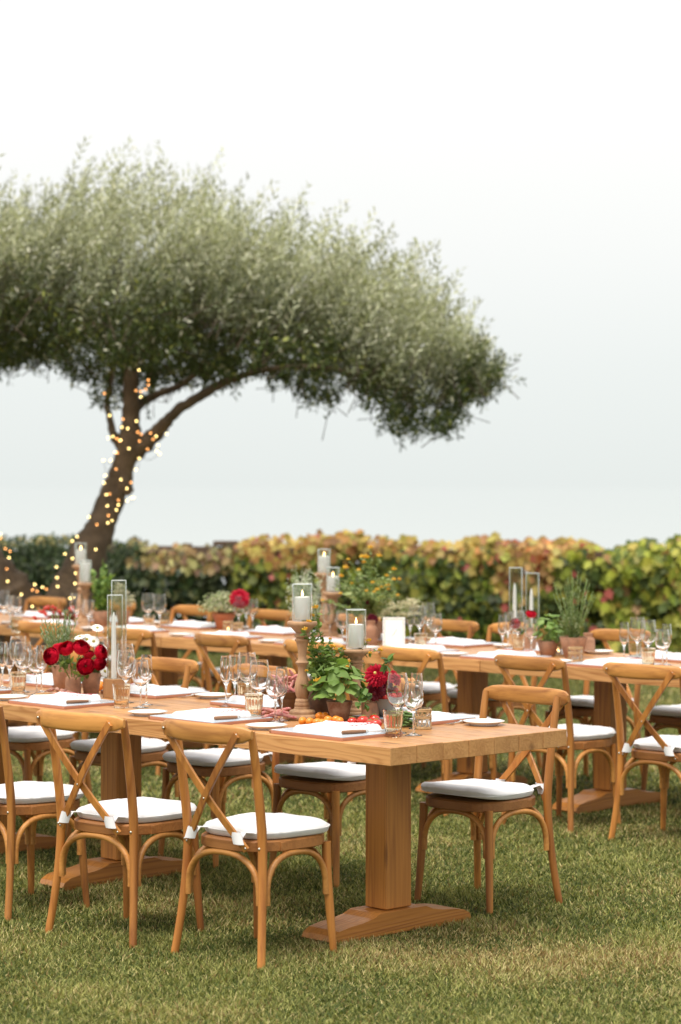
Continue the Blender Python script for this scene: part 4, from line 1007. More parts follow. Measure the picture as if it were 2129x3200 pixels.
# ------------------------------------------------------------------ pots, plants and flowers
def pot_mb(r, h, rb=None, rim=0, n=32, t=.005):
    rb = rb or r * .68
    o = [(rb * .9, 0), (rb, .003)] + ([(r * .93, h * .72), (r * .93 + rim, h * .74), (r + rim * .5, h - .002)] if rim else [(rb + (r - rb) * .5 - .0006, h * .5), (r, h - .003)]) + [(r - t * .3, h), (r - t, h - .002), (r - t - .002, h * .80)]
    return MB().lathe([(a * (1 + .006 * sin(i * 5)), z) for i, (a, z) in enumerate(o)] + [(.0001, h * .80)], n)
def potted(px, py, r, h, mat, name, label, cat='potted plant', rim=0, rb=None, rz=0, group=None):
    p = at(px, py); o = empty(name, p, rz); tag(o, label, cat, group)
    pot_mb(r, h, rb, rim).build('pot', mat, o)
    MB().lathe([(r * .93 if rim else r * .90, h * .86), (r * .5, h * .9), (.0001, h * .91)], 24).build('soil', M_SOIL, o)
    return o
def leaf_tmpl(kind):
    if kind == 'basil':
        V = []; F = []; rows = [(0, 0), (.18, .26), (.42, .36), (.66, .31), (.86, .17), (1.0, 0)]
        for v, w_ in rows:
            for u in (-1, -.5, 0, .5, 1):
                V.append((u * w_, v, -.20 * v * v + .22 * (abs(u) - .5) * w_ * -1.2 + .05 * sin(v * 9) * abs(u)))
        for j in range(len(rows) - 1):
            for i in range(4): a = j * 5 + i; F.append((a, a + 1, a + 6, a + 5))
        return V, F
    if kind == 'oval': return [(0, 0, 0), (.24, .30, .05), (.20, .65, .02), (0, 1, -.10), (-.20, .65, .02), (-.24, .30, .05), (0, .5, -.03)], [(0, 1, 6), (1, 2, 6), (2, 3, 6), (3, 4, 6), (4, 5, 6), (5, 0, 6)]
    if kind == 'needle': return [(-.045, 0, 0), (.045, 0, 0), (.055, .5, .02), (0, 1, -.04), (-.055, .5, .02)], [(0, 1, 2), (0, 2, 4), (4, 2, 3)]
    if kind == 'dot': return [(.5, 0, 0), (0, .5, 0), (-.5, 0, 0), (0, -.5, 0), (0, 0, .4), (0, 0, -.3)], [(0, 1, 4), (1, 2, 4), (2, 3, 4), (3, 0, 4), (1, 0, 5), (2, 1, 5), (3, 2, 5), (0, 3, 5)]
def foliage(parent, name, kind, P, D, S, C, up=(0, 0, 1), upj=.5, smooth=True, mat=None, wk=1.0):
    P = np.array(P, float); D = np.array(D, float); n = len(P); U = np.array(up)[None] + rng.normal(size=(n, 3)) * upj
    V, F = leaf_tmpl(kind); S = np.array(S, float)
    me = scatter_mesh(name, V, F, P, frames(D, U), np.stack([S * wk, S, S], 1), C, mat or M_LEAF, smooth); o = link(name, me, parent); tag(o, kind='stuff'); return o
def stemline(a, b, bow=.0, n=8, side=(0, 0, 0)):
    a = Vector(a); b = Vector(b); m = (a + b) / 2 + Vector(side) + Vector((0, 0, bow)); return [(a * (1 - t) ** 2 + m * 2 * t * (1 - t) + b * t * t) for t in [i / n for i in range(n + 1)]]

# basil, each leaf its own part
def basil(root, h0, R, Hh, nl, lsz, seed):
    r = np.random.default_rng(seed); V, F = leaf_tmpl('basil'); ms = []
    for c in ((.16, .27, .06), (.20, .32, .08), (.25, .37, .11), (.13, .22, .045)):
        ms.append(scatter_mesh('leaf', V, F, np.zeros((1, 3)), np.eye(3)[None], np.ones((1, 3)), np.array([c]), M_LEAF, True))
    st = MB()
    for k in range(9):
        a = 2 * pi * k / 9 + r.random(); rr = R * r.uniform(.3, .8); tip = (rr * cos(a), rr * sin(a), h0 + Hh * r.uniform(.5, .9)); st.tube(stemline((r.normal() * .01, r.normal() * .01, h0 - .01), tip, 0), [.0028] * 8 + [.0015], 6)
    st.build('stems', M_STEM, root)
    for i in range(nl):
        k = (i + .5) / nl; el = math.asin(1 - 1.45 * k) if k < .98 else -.4; az = i * 2.4 + r.normal() * .3
        d = Vector((cos(az) * cos(el), sin(az) * cos(el), sin(el))); p = Vector((d.x * R * .72, d.y * R * .72, h0 + Hh * .42 + d.z * Hh * .55)) * r.uniform(.85, 1.05)
        dr = Vector((d.x + r.normal() * .35, d.y + r.normal() * .35, .25 * d.z - .35 + r.normal() * .3)).normalized()
        z = Vector((d.x * .6, d.y * .6, 1.0)); x = dr.cross(z).normalized(); z = x.cross(dr); s_ = lsz * r.uniform(.65, 1.15)
        M = Matrix((x, dr, z)).transposed().to_4x4()
        o = bpy.data.objects.new('leaf', ms[int(r.integers(0, 4))]); COL.objects.link(o); o.parent = root; o.matrix_local = Matrix.Translation(p - dr * s_ * .3) @ M @ Matrix.Scale(s_, 4)
o = potted(1061, 2250, .0535, .078, M_TERRA2, 'potted_basil', 'basil with big glossy leaves in a small mossy clay pot, front table', rb=.037, group='potted basil plants')
basil(o, .080, .135, .165, 84, .068, 4)
o = potted(1713, 2050, .062, .085, M_TERRA, 'potted_basil', 'small blurred basil in a clay pot on the back table', rb=.042, group='potted basil plants')
basil(o, .09, .10, .15, 46, .055, 8)

def lantana(root, flowers, leafzone, pal, seed, fsz=.012, lsz=.040, base=(0, 0, .12), nst=16):
    """flowers: local points; stems rise from the pot to each flower, leaves in pairs along them"""
    r = np.random.default_rng(seed); st = MB(); P = []; D = []; S = []; C = []
    ends = [(Vector(f), True) for f in flowers] + [(Vector(leafzone(r)), False) for _ in range(nst)]
    for e_, fl in ends:
        L_ = stemline(Vector(base) + Vector(r.normal(size=3) * [.02, .02, 0]), e_, .04 + .03 * r.random(), 12, r.normal(size=3) * .02)
        st.tube(L_, [.0022] * 6 + [.0014] * 7, 5, cap=False)
        nlp = max(4, int((e_ - Vector(base)).length / .028))
        for k in range(nlp):
            t = .25 + .72 * k / nlp; i = min(int(t * 12), 11); p = L_[i].lerp(L_[i + 1], t * 12 - i)
            for s_ in (-1, 1):
                a = r.random() * 6.28; D.append((cos(a) * s_, sin(a) * s_, .25 + r.normal() * .4)); P.append(p); S.append(lsz * r.uniform(.55, 1.15) * (1.1 - .45 * t))
                C.append(pal[int(r.integers(0, len(pal)))])
    st.build('stems', M_STEM, root)
    foliage(root, 'leaves', 'oval', P, D, S, np.array(C) * (1 + r.normal(size=(len(C), 1)) * .12), wk=1.15)
    # flower clusters
    ms = []
    for v in range(3):
        n = 34; dd = r.normal(size=(n, 3)); dd[:, 2] = np.abs(dd[:, 2]) * .8; dd /= np.linalg.norm(dd, axis=1)[:, None]
        cols = pick([(.82, .54, .04), (.82, .46, .03), (.84, .62, .12), (.78, .36, .02)], n, .08)
        ms.append(scatter_mesh('flower_head', *leaf_tmpl('dot'), dd * fsz * r.uniform(.5, 1, (n, 1)), frames(dd), np.full((n, 3), fsz * .62), cols, M_LEAF))
    for i, f in enumerate(flowers):
        o = link('flower_head', ms[i % 3], root, f); k = r.uniform(.6, 1.2); o.scale = (k, k, k)
LP = [(.13, .21, .05), (.18, .27, .06), (.23, .31, .08), (.09, .15, .035)]
o = potted(1000, 2232, .065, .115, M_TERRAD, 'potted_lantana', 'yellow lantana in a dark clay pot twining up the tall candlestick', rb=.045); pc = o.location.copy()
def loc_at(px, py, d): return atd(px, py, d) - pc
FL = [(986, 1900, 9.75), (975, 1926, 9.7), (965, 1945, 9.65), (953, 1968, 9.6), (1012, 2013, 9.8), (1040, 2022, 9.75), (1050, 2030, 9.78), (1071, 2023, 9.8), (1076, 2030, 9.82), (1152, 2003, 9.9), (1157, 2042, 9.85), (958, 2097, 9.65), (989, 2128, 9.6), (1002, 2123, 9.62), (1085, 2085, 9.7), (1090, 2068, 9.75), (1032, 1998, 9.8), (1188, 2033, 9.9), (950, 1922, 9.7)]
lantana(o, [loc_at(*f) for f in FL], lambda r: loc_at(r.uniform(945, 1085), r.uniform(2020, 2160), r.uniform(9.6, 9.95)), LP, 5, nst=26)
o = potted(1166, 2004, .062, .12, M_TERRA, 'potted_lantana', 'tall sprawling yellow lantana rising over the back table centre', rb=.045); pc = o.location.copy()
S2 = lambda cx, cy_, d: (900 + cx * .3189, 1650 + cy_ * .3189, d)
FL2 = [S2(*f) for f in [(808, 195, 14.3), (725, 285, 14.2), (768, 290, 14.2), (895, 277, 14.3), (590, 310, 14.2), (745, 338, 14.2), (565, 392, 14.1), (692, 412, 14.1), (523, 475, 14.1), (968, 470, 14.2), (1035, 508, 14.2), (1092, 505, 14.3), (830, 538, 14.1), (975, 565, 14.1), (920, 582, 14.1), (875, 605, 14), (845, 628, 14), (985, 602, 14.1), (1076, 660, 14), (513, 643, 13.9), (338, 712, 13.9), (770, 618, 14.1), (625, 545, 14.2), (1040, 408, 14.2)]]
lantana(o, [loc_at(*f) for f in FL2], lambda r: loc_at(r.uniform(1015, 1250), r.uniform(1800, 1925), r.uniform(13.8, 14.6)), [(.20, .28, .10), (.28, .35, .14), (.36, .42, .18), (.14, .20, .07)], 6, fsz=.016, lsz=.040, nst=20)

# roses
def rose_mesh(seed, mat, R=.0375):
    r = np.random.default_rng(seed); mb = MB()
    for k, (rad, npet, phi1) in enumerate([(1.0, 6, 1.75), (.93, 7, 2.05), (.84, 7, 2.25), (.74, 7, 2.4), (.63, 6, 2.5), (.52, 6, 2.6), (.41, 5, 2.65), (.30, 4, 2.7), (.19, 3, 2.75)]):
        off = r.random() * 6.28
        for j in range(npet):
            az0 = off + 2 * pi * j / npet + r.normal() * .12; w_ = pi / npet * 1.45; V = []; nu, nv = 6, 6; rr = R * rad * r.uniform(.96, 1.05)
            for b_ in range(nv + 1):
                for a_ in range(nu + 1):
                    u = -1 + 2 * a_ / nu; v = b_ / nv; ph = .35 + (phi1 - .35) * v * (1 - .10 * u * u + .03 * sin(u * 7 + seed))
                    az = az0 + u * w_ * (.35 + .65 * math.sin(min(1, v * 1.5) * pi / 2)); q = rr * (1 + .05 * v * v + .045 * (1 if a_ in (0, nu) else 0) * -1 + .03 * noise.noise(Vector((u * 2, v * 2, seed + k * 3 + j))) * 2)
                    if v > .9: q *= 1.05
                    V.append((q * sin(ph) * cos(az), q * sin(ph) * sin(az), -q * cos(ph) * .82 + R * .72))
            F = [(b_ * (nu + 1) + a_, b_ * (nu + 1) + a_ + 1, (b_ + 1) * (nu + 1) + a_ + 1, (b_ + 1) * (nu + 1) + a_) for b_ in range(nv) for a_ in range(nu)]
            mb.add(V, F, True)
    return mb.mesh('bloom', mat)
ROSE = [rose_mesh(s, M_RED) for s in (1, 2, 3)]
def orient(o, d, sc_=1.0):
    o.rotation_mode = 'QUATERNION'; o.rotation_quaternion = Vector(d).to_track_quat('Z', 'Y'); o.scale = (sc_,) * 3
def rose(px, py, d, foot, dirn, label, sc_=1.0, v=0, mesh=None, group='red roses', name='rose', cat='rose', col=None):
    h = atd(px, py, d); o = empty(name, foot); tag(o, label, cat, group)
    hl = h - Vector(foot); dv = Vector(dirn).normalized()
    bl = link('bloom', mesh or ROSE[v], o, hl - dv * .02 * sc_); orient(bl, dv, sc_)
    MB().tube(stemline((0, 0, 0), hl - dv * .02, 0, 9, dv * -.01 + Vector((0, 0, .02))), .0026, 7).build('stem', M_STEM, o)
    if name == 'rose':
        s_ = hl * .55; P = [s_ + Vector(rng.normal(size=3) * .006) for _ in range(5)]; foliage(o, 'leaves', 'oval', P, rng.normal(size=(5, 3)) + [0, 0, .2], [.034] * 5, pick(LP, 5), wk=1.3)
    return o
# clay bottle and pots on the left of the front table
pb = at(229, 2172); BOT = MB().lathe([(.033, 0), (.036, .003), (.0365, .02), (.0365, .070), (.034, .080), (.026, .087), (.0225, .091), (.0225, .100), (.0245, .106), (.0245, .112), (.021, .113), (.019, .110), (.018, .095), (.018, .03), (.0001, .028)], 28)
o = BOT.build('clay_bottle', M_TERRA, None, pb); tag(o, 'short clay bottle holding red roses between two clay pots', 'clay bottle', 'clay bottles'); BOTM = o.data
pl = at(190, 2152); p_l = potted(190, 2152, .046, .115, M_TERRA, 'potted_lavender', 'silvery lavender in the clay pot left of the rose bottle', rb=.030)
pr_ = at(285, 2168); p_r = potted(285, 2168, .049, .100, M_TERRA, 'potted_daisy', 'white daisies in the clay pot right of the rose bottle', rb=.035)
bt = pb + Vector((0, 0, .05))
for i, (px, py, d, dr, lb, sc_, v) in enumerate([
    (163, 2051, 10.62, (-.45, -.85, .12), 'full red rose leaning furthest left over the clay pot', 1.0, 0), (187, 2026, 10.78, (-.2, .2, 1), 'red rose seen edge-on between the two left roses', .85, 1), (210, 2029, 10.68, (-.35, -.6, .65), 'red rose at top centre-left of the bunch', .95, 2),
    (253, 2027, 10.65, (.25, -.6, .7), 'red rose at top centre-right of the bunch', 1.0, 1), (268, 2081, 10.55, (.1, -1, .05), 'low red rose hanging before the right clay pot', 1.0, 2), (313, 2040, 10.70, (.7, -.55, .25), 'red rose at the right beside the daisies', .88, 0), (310, 2073, 10.70, (.5, -.75, -.2), 'red rose at the lower right beside the glass tube', .8, 1), (276, 2046, 10.8, (.2, -.2, .9), 'half hidden red rose behind the top right one', .75, 0)]):
    rose(px, py, d, bt + Vector((random.uniform(-.008, .008), random.uniform(-.008, .008), 0)), dr, lb, sc_, v)
def lavender(root, cen, n, H, R, seed, pal, lsz=.036, kind='needle', dens=.010, wk=1.0):
    r = np.random.default_rng(seed); P = []; D = []; S = []; C = []; st = MB()
    for i in range(n):
        a = r.random() * 6.28; q = r.random() ** .5; tip = Vector((cos(a) * q * R, sin(a) * q * R, cen[2] + H * r.uniform(.6, 1) * (1.05 - .3 * q))); L_ = stemline((cos(a) * q * .02, sin(a) * q * .02, cen[2]), tip, .02, 10)
        st.tube(L_, [.0016] * 11, 4, cap=False); ln = (tip - L_[0]).length; m = int(ln / dens)
        for k in range(m):
            t = k / m; j = min(int(t * 10), 9); p = L_[j].lerp(L_[j + 1], t * 10 - j); b_ = r.random() * 6.28
            P.append(p); D.append((cos(b_) * .8, sin(b_) * .8, .55 + .5 * t)); S.append(lsz * r.uniform(.7, 1.15) * (1 - .35 * t)); C.append(pal[int(r.integers(0, len(pal)))])
    st.build('stems', M_STEM, root); foliage(root, 'leaves', kind, P, D, S, np.array(C) * (1 + r.normal(size=(len(C), 1)) * .12), wk=wk, smooth=False)
lavender(p_l, (0, 0, .095), 46, .30, .105, 3, [(.26, .32, .22), (.34, .40, .29), (.18, .24, .15), (.40, .45, .33)], wk=1.5)
foliage(p_l, 'leaves', 'oval', [(random.uniform(-.04, .04), random.uniform(-.04, .04), .10 + random.random() * .04) for _ in range(70)], rng.normal(size=(70, 3)), [.028] * 70, pick([(.06, .10, .03), (.10, .15, .05)], 70))
foliage(p_r, 'leaves', 'oval', [(random.uniform(-.05, .05), random.uniform(-.045, .045), .085 + random.random() * .09) for _ in range(150)], rng.normal(size=(150, 3)) + [0, 0, .3], [.03] * 150, pick([(.07, .12, .03), (.12, .18, .05), (.17, .24, .07)], 150))
def daisy_mesh():
    mb = MB()
    for k in range(17):
        a = 2 * pi * k / 17; w_ = .0042; c, s_ = cos(a), sin(a)
        V = []
        for v, ww, z in ((.006, .4, 0), (.014, .9, .0008), (.022, 1, -.0004), (.027, .5, -.002)):
            for u in (-1, 1): V.append((c * v - s_ * u * w_ * ww, s_ * v + c * u * w_ * ww, z + (k % 2) * .0012))
        mb.add(V, [(0, 1, 3, 2), (2, 3, 5, 4), (4, 5, 7, 6)], True)
    return mb.mesh('petals', plain('daisy_petal', (.84, .83, .78), .6))
DAI = daisy_mesh(); DAC = MB().ball((0, 0, .001), .0075, 12, 6, (1, 1, .5)).mesh('centre', plain('daisy_centre', (.30, .26, .05), .8, bump=.5, bscale=300))
for px, py, dr in ((305, 1962, (.15, -.55, .8)), (293, 2004, (.1, -.8, .4)), (263, 2010, (-.4, -.6, .3)), (322, 2030, (.5, -.6, .4)), (250, 1990, (-.2, -.3, .9)), (272, 1998, (.0, -.6, .3)), (328, 2098, (.6, -.6, .3))):
    h = atd(px, py, 10.78) - p_r.location; st = MB().tube(stemline((0, 0, .08), h, .0, 8, (.01, 0, .01)), .0014, 5).build('stem', M_STEM, p_r)
    f_ = link('petals', DAI, p_r, h); orient(f_, dr, 1.0); link('centre', DAC, f_)
# dahlias in a second clay bottle
def dahlia_mesh(mat, R=.05, layers=9, seed=1, inner=None):
    r = np.random.default_rng(seed); mb = MB()
    for k in range(layers):
        t = k / (layers - 1); el = radians(-22 + 100 * t); npet = int(17 - 8 * t); ln = R * (1 - .62 * t ** 1.3); w_ = R * (.155 - .06 * t)
        for j in range(npet):
            az = 2 * pi * (j + .5 * (k % 2)) / npet + r.normal() * .05; e2 = el + r.normal() * .06; l2 = ln * r.uniform(.92, 1.06)
            d = Vector((cos(az) * cos(e2), sin(az) * cos(e2), sin(e2))); s_ = Vector((-sin(az), cos(az), 0)); n_ = d.cross(s_) * -1
            V = []
            for v, ww, cup, rise in ((.12, .35, .1, 0), (.40, .9, .35, -.01), (.68, 1.0, .45, .02), (.88, .7, .35, .06), (1.0, .12, .1, .10)):
                for u in (-1, 0, 1): V.append(tuple(d * (l2 * v) + s_ * (u * w_ * ww) + n_ * (cup * w_ * abs(u) + rise * l2)))
            F = [(b_ * 3 + a_, b_ * 3 + a_ + 1, b_ * 3 + a_ + 4, b_ * 3 + a_ + 3) for b_ in range(4) for a_ in range(2)]; mb.add(V, F, True)
    mb.ball((0, 0, R * .1), R * .32, 12, 8)
    return mb.mesh('bloom', mat)
DAH = dahlia_mesh(M_DAHL, .052); DAH2 = dahlia_mesh(M_BLK, .045, 8, 4); DCEN = MB().ball((0, 0, .0), .006, 10, 6).mesh('eye', plain('dahlia_eye', (.55, .45, .12), .6))
pbb = at(1158, 2252); o = link('clay_bottle', BOTM, None, pbb); tag(o, 'clay bottle of dahlias mostly hidden behind the tomato bowl', 'clay bottle', 'clay bottles')
ft = pbb + Vector((0, 0, .05))
o = rose(1174, 2106, 9.50, ft, (-.12, -.97, .28), 'large crimson dahlia facing us beside the basil', 1.0, mesh=DAH, name='dahlia', cat='dahlia', group='red dahlias'); e_ = link('eye', DCEN, o, o.children[0].location + Vector((-.12, -.97, .28)).normalized() * .043)
rose(1238, 2104, 9.62, ft, (.45, -.30, .85), 'crimson dahlia turned upward behind the large wine glass', .85, mesh=DAH, name='dahlia', cat='dahlia', group='red dahlias')
rose(1170, 2168, 9.56, ft, (-.1, -.95, -.25), 'dark maroon dahlia hanging below the large crimson one', 1.0, mesh=DAH2, name='dahlia', cat='dahlia', group='red dahlias')
rose(1206, 2155, 9.60, ft, (.25, -.9, -.1), 'dark maroon dahlia behind the large wine glass bowl', .9, mesh=DAH2, name='dahlia', cat='dahlia', group='red dahlias')
o = empty('trailing_sprig', ft); tag(o, 'green leafy sprig trailing between the dahlias and the tomato bowl', 'sprig')
P = []; st = MB()
for (px, py) in ((1142, 2150), (1148, 2180), (1155, 2165), (1125, 2195), (1143, 2200), (1215, 2062), (1210, 2080), (1218, 2070)):
    h = atd(px, py, 9.5) - ft; st.tube(stemline((0, 0, 0), h, .03), .0014, 5, cap=False); P.append(h)
st.build('stems', M_STEM, o)
foliage(o, 'leaves', 'oval', [p for p in P for _ in range(3)], rng.normal(size=(len(P) * 3, 3)) + [0, -.3, -.4], [.038] * (len(P) * 3), pick([(.07, .14, .04), (.12, .2, .05)], len(P) * 3), wk=1.5)

# bowls and produce on the front table
bw = at(1213, 2250); o = MB().lathe([(.026, 0), (.028, .004), (.026, .010), (.045, .030), (.064, .058), (.073, .085), (.0745, .090), (.0715, .0905), (.068, .084), (.058, .055), (.040, .030), (.0001, .016)], 36).build('stoneware_bowl', M_STONE, None, bw); tag(o, 'grey stoneware bowl heaped with small red tomatoes', 'bowl')
def fruit(name, r, mat, sz, n=14):
    mb = MB().ball((0, 0, 0), r, n, 10, sz, bump=.05); return mb.mesh('skin', mat)
CH = fruit('c', .0165, M_RADISH, (1, 1, 1.1)); KQ = fruit('k', .0165, M_ORANGE, (1, 1.18, 1)); TM = fruit('t', .026, M_TOM, (1, 1, .85))
cal = MB()
for k in range(5):
    a = 2 * pi * k / 5; cal.tube([(0, 0, .001), (.006 * cos(a), .006 * sin(a), .002), (.014 * cos(a), .014 * sin(a), -.001)], [.0016, .0018, .0005], 5)
cal.tube([(0, 0, 0), (.001, 0, .008)], .0012, 5); CALY = cal.mesh('stalk', M_STEM)
for k, (dx, dy, dz) in enumerate([(-.040, -.01, .086), (-.012, -.035, .086), (.018, -.038, .086), (.045, -.01, .086), (-.02, .02, .088), (.015, .02, .088), (-.030, -.018, .112), (.002, -.010, .114), (.028, -.006, .110), (-.012, .012, .132), (-.052, .02, .088)]):
    o = empty('cherry_tomato', bw + Vector((dx, dy, dz + .006)), random.random() * 6); tag(o, 'small red tomato heaped in the grey stoneware bowl', 'tomato', 'small tomatoes in the grey bowl')
    link('skin', CH, o); link('stalk', CALY, o, (0, 0, .0175))
for k, (px, py) in enumerate([(946, 2266), (969, 2268), (992, 2270), (1006, 2272), (1020, 2271), (1026, 2262), (1051, 2262), (1000, 2250), (1016, 2250), (1062, 2266)]):
    o = link('kumquat', KQ, None, at(px, py) + Vector((0, 0, .0162)), random.random() * 6); o.rotation_euler = (0, 0, random.random() * 6); tag(o, 'orange kumquat in the little pile at the tall candlestick foot', 'kumquat', 'kumquats by the candlestick')
o = link('kumquat', KQ, None, at(312, 2158) + Vector((0, 0, .0162))); tag(o, 'single orange kumquat between clay pot and wooden block', 'kumquat')
o = link('kumquat', KQ, None, at(316, 2150) + Vector((0, 0, .0162))); tag(o, 'orange kumquat half hidden behind the wooden block', 'kumquat')
for k, (px, py, s_, lb) in enumerate([(1102, 2268, .8, 'red tomato beside the basil pot foot'), (1135, 2270, 1, 'large red tomato behind the two front ones'), (1157, 2282, .95, 'red tomato nearest the placemat, left of bowl'), (1176, 2277, .9, 'red tomato touching the foot of the grey bowl'), (1170, 2262, .9, 'red tomato at the back of the little pile')]):
    o = empty('tomato', at(px, py) + Vector((0, 0, .0205 * s_)), k); o.scale = (s_,) * 3; tag(o, lb, 'tomato', 'tomatoes on the front table'); sk = link('skin', TM, o); ca = link('stalk', CALY, o, (0, 0, .0205))
# green beans
gb = at(1268, 2270); o = empty('green_beans', gb); tag(o, 'small heap of curled green beans beside the rattan votive', 'beans')
BM = []
for s_ in range(3):
    mb = MB(); P = [(-.045 + .09 * t, .010 * sin(t * 3 + s_) + .014 * (t - .5) ** 2 * (s_ - 1), .0) for t in [i / 10 for i in range(11)]]; mb.tube(P, [.001, .003, .0042, .0045, .0045, .0042, .0045, .0044, .0040, .0028, .0008], 7); BM.append(mb.mesh('bean', plain('bean_skin', ((.13, .22, .06), (.19, .29, .09), (.10, .17, .045))[s_], .45)))
for k in range(34):
    b_ = link('bean', BM[k % 3], o, (random.uniform(-.03, .03), random.uniform(-.03, .03), .005 + .0016 * k * (1 if k < 30 else .9))); b_.rotation_euler = (random.uniform(-.25, .25), random.uniform(-.25, .25), random.random() * 6.28)
# wooden bowl of borlotti beans
wb = at(905, 2222); o = MB().lathe([(.030, 0), (.033, .003), (.048, .030), (.072, .070), (.0745, .085), (.0720, .0855), (.068, .070), (.045, .032), (.0001, .02)], 10).build('wooden_bowl', M_BOWLW, None, wb); tag(o, 'dark faceted wooden bowl of pink speckled bean pods', 'bowl')
PODM = []
for s_ in range(3):
    mb = MB(); P = [(-.06 + .12 * t, .012 * sin(t * 2.6 + s_), .006 * sin(t * 4 + s_)) for t in [i / 12 for i in range(13)]]; mb.tube(P, [.002, .0055, .0072, .0066, .0078, .0068, .0078, .0068, .0076, .0066, .006, .004, .001], 9, bump=.15); PODM.append(mb.mesh('bean_pod', M_BORL))
for k, (dx, dy, dz, rz, ry) in enumerate([(-.03, -.02, .085, .3, .9), (.03, -.03, .085, 2.2, .7), (0, .02, .10, 1.2, -1.0), (.045, 0, .105, .5, -1.1), (-.045, .01, .10, 2.6, .6), (.01, -.04, .10, .1, .5), (-.01, 0, .125, 1.9, .4), (.05, -.03, .09, 1.2, 1.0), (.03, .03, .13, .9, .8), (-.05, -.03, .09, 1.7, .9), (.015, -.015, .14, 2.9, .3), (-.03, .03, .13, .4, .3)]):
    p_ = link('bean_pod', PODM[k % 3], None, wb + Vector((dx, dy, dz))); p_.rotation_euler = (0, ry, rz); tag(p_, 'pink speckled bean pod heaped in the dark wooden bowl', 'bean pod', 'bean pods in the wooden bowl')
for k, (px, py, rz) in enumerate([(838, 2240, 1.0), (850, 2236, .7), (868, 2243, .2), (885, 2244, 2.9), (900, 2246, .1), (872, 2238, 2.7), (845, 2252, .9), (890, 2252, .15)]):
    p_ = link('bean_pod', PODM[k % 3], None, at(px, py) + Vector((0, 0, .009 + .009 * (k % 3)))); p_.rotation_euler = (.3, 0, rz); tag(p_, 'pink speckled bean pod lying on the table by the wooden bowl', 'bean pod', 'bean pods on the table')
# shallots, garlic and bread on the left
SH = MB().lathe([(.0001, 0), (.006, .003), (.0095, .012), (.010, .020), (.006, .032), (.0025, .042), (.001, .050)], 12).mesh('shallot', M_GARL)
for k, (px, py) in enumerate([(162, 2176), (172, 2168), (178, 2178), (185, 2172), (192, 2180), (200, 2172), (170, 2182), (182, 2184), (194, 2184), (176, 2160), (204, 2180), (188, 2162)]):
    o = link('shallot', SH, None, at(px, py) + Vector((0, 0, .010 + .012 * (k % 3 == 1)))); o.rotation_euler = (pi / 2 + random.uniform(-.4, .4), 0, random.random() * 6.28); tag(o, 'pink shallot in the loose pile before the clay bottle', 'shallot', 'shallots before the clay bottle')
o = MB().ball((0, 0, .010), .04, 16, 8, (1.15, .5, .28), bump=.15).build('bread_stick', plain('bread_crust', (.50, .26, .10), .8, bump=.4, var=.4, vscale=40), None, at(140, 2178), .3); tag(o, 'golden crusty bread piece lying left of the shallots', 'bread')

# ------------------------------------------------------------------ back table decoration
def blobs(root, name, pts, size, cols, mat=None):
    pts = np.array(pts); n = len(pts); me = scatter_mesh(name, *leaf_tmpl('dot'), pts, frames(rng.normal(size=(n, 3))), np.full((n, 3), 1.0) * (size * rng.uniform(.6, 1.2, (n, 1))), cols, mat or M_LEAF, True); o = link(name, me, root); tag(o, kind='stuff')
# baby's breath left of the candles
p0 = at(950, 1995); o = empty('babys_breath', p0); tag(o, 'cloud of tiny white blossoms left of the back table candles', 'flowers')
pot_mb(.05, .11).build('pot', M_TERRA, o); st = MB(); P = []
for k in range(46):
    t_ = atd(random.uniform(905, 1012), random.uniform(1795, 1925) if k > 8 else random.uniform(1770, 1840), p0.y + random.uniform(-.12, .12)) - p0; L_ = stemline((0, 0, .1), t_, .03); st.tube(L_, .0012, 4, cap=False)
    P += [L_[-1 - int(random.random() * 3)] + Vector(rng.normal(size=3) * .020) for _ in range(26)]
st.build('stems', M_STEM, o); blobs(o, 'blossoms', P, .012, pick([(.74, .77, .68), (.62, .68, .55), (.80, .80, .74), (.35, .45, .28)], len(P), .06))
# queen anne's lace above the number card
p0 = at(1238, 2000); o = empty('white_lace_flowers', p0); tag(o, 'cream lacy flower heads just above the number card', 'flowers')
pot_mb(.055, .12).build('vase', M_TERRA, o); st = MB(); P = []
for k in range(30):
    c_ = atd(random.uniform(1172, 1305), random.uniform(1868, 1925) + abs(k % 5 - 2) * 3, p0.y + random.uniform(-.1, .12)) - p0; st.tube(stemline((0, 0, .1), c_ - Vector((0, 0, .01)), .02), .0015, 4, cap=False)
    P += [c_ + Vector((random.gauss(0, .020), random.gauss(0, .020), random.gauss(0, .006))) for _ in range(46)]
st.build('stems', M_STEM, o); blobs(o, 'florets', P, .011, pick([(.76, .68, .50), (.82, .76, .60), (.66, .60, .40), (.50, .52, .30)], len(P), .06))
rose(1166, 1932, 14.2, at(1166, 2004) + Vector((0, 0, .1)), (.1, -.9, .3), 'dark maroon dahlia low in the back table arrangement', .9, mesh=DAH2, name='dahlia', cat='dahlia', group='red dahlias')
rose(1150, 1880, 14.3, at(1166, 2004) + Vector((0, 0, .1)), (.1, -.9, .3), 'tiny dark red bloom inside the yellow lantana', .35, mesh=DAH2, name='dahlia', cat='dahlia', group='red dahlias')
o = link('clay_bottle', BOTM, None, at(1160, 2016)); o.scale = (1.1, 1.1, 1.3); tag(o, 'round brown clay bottle left of the number card', 'clay bottle', 'clay bottles')
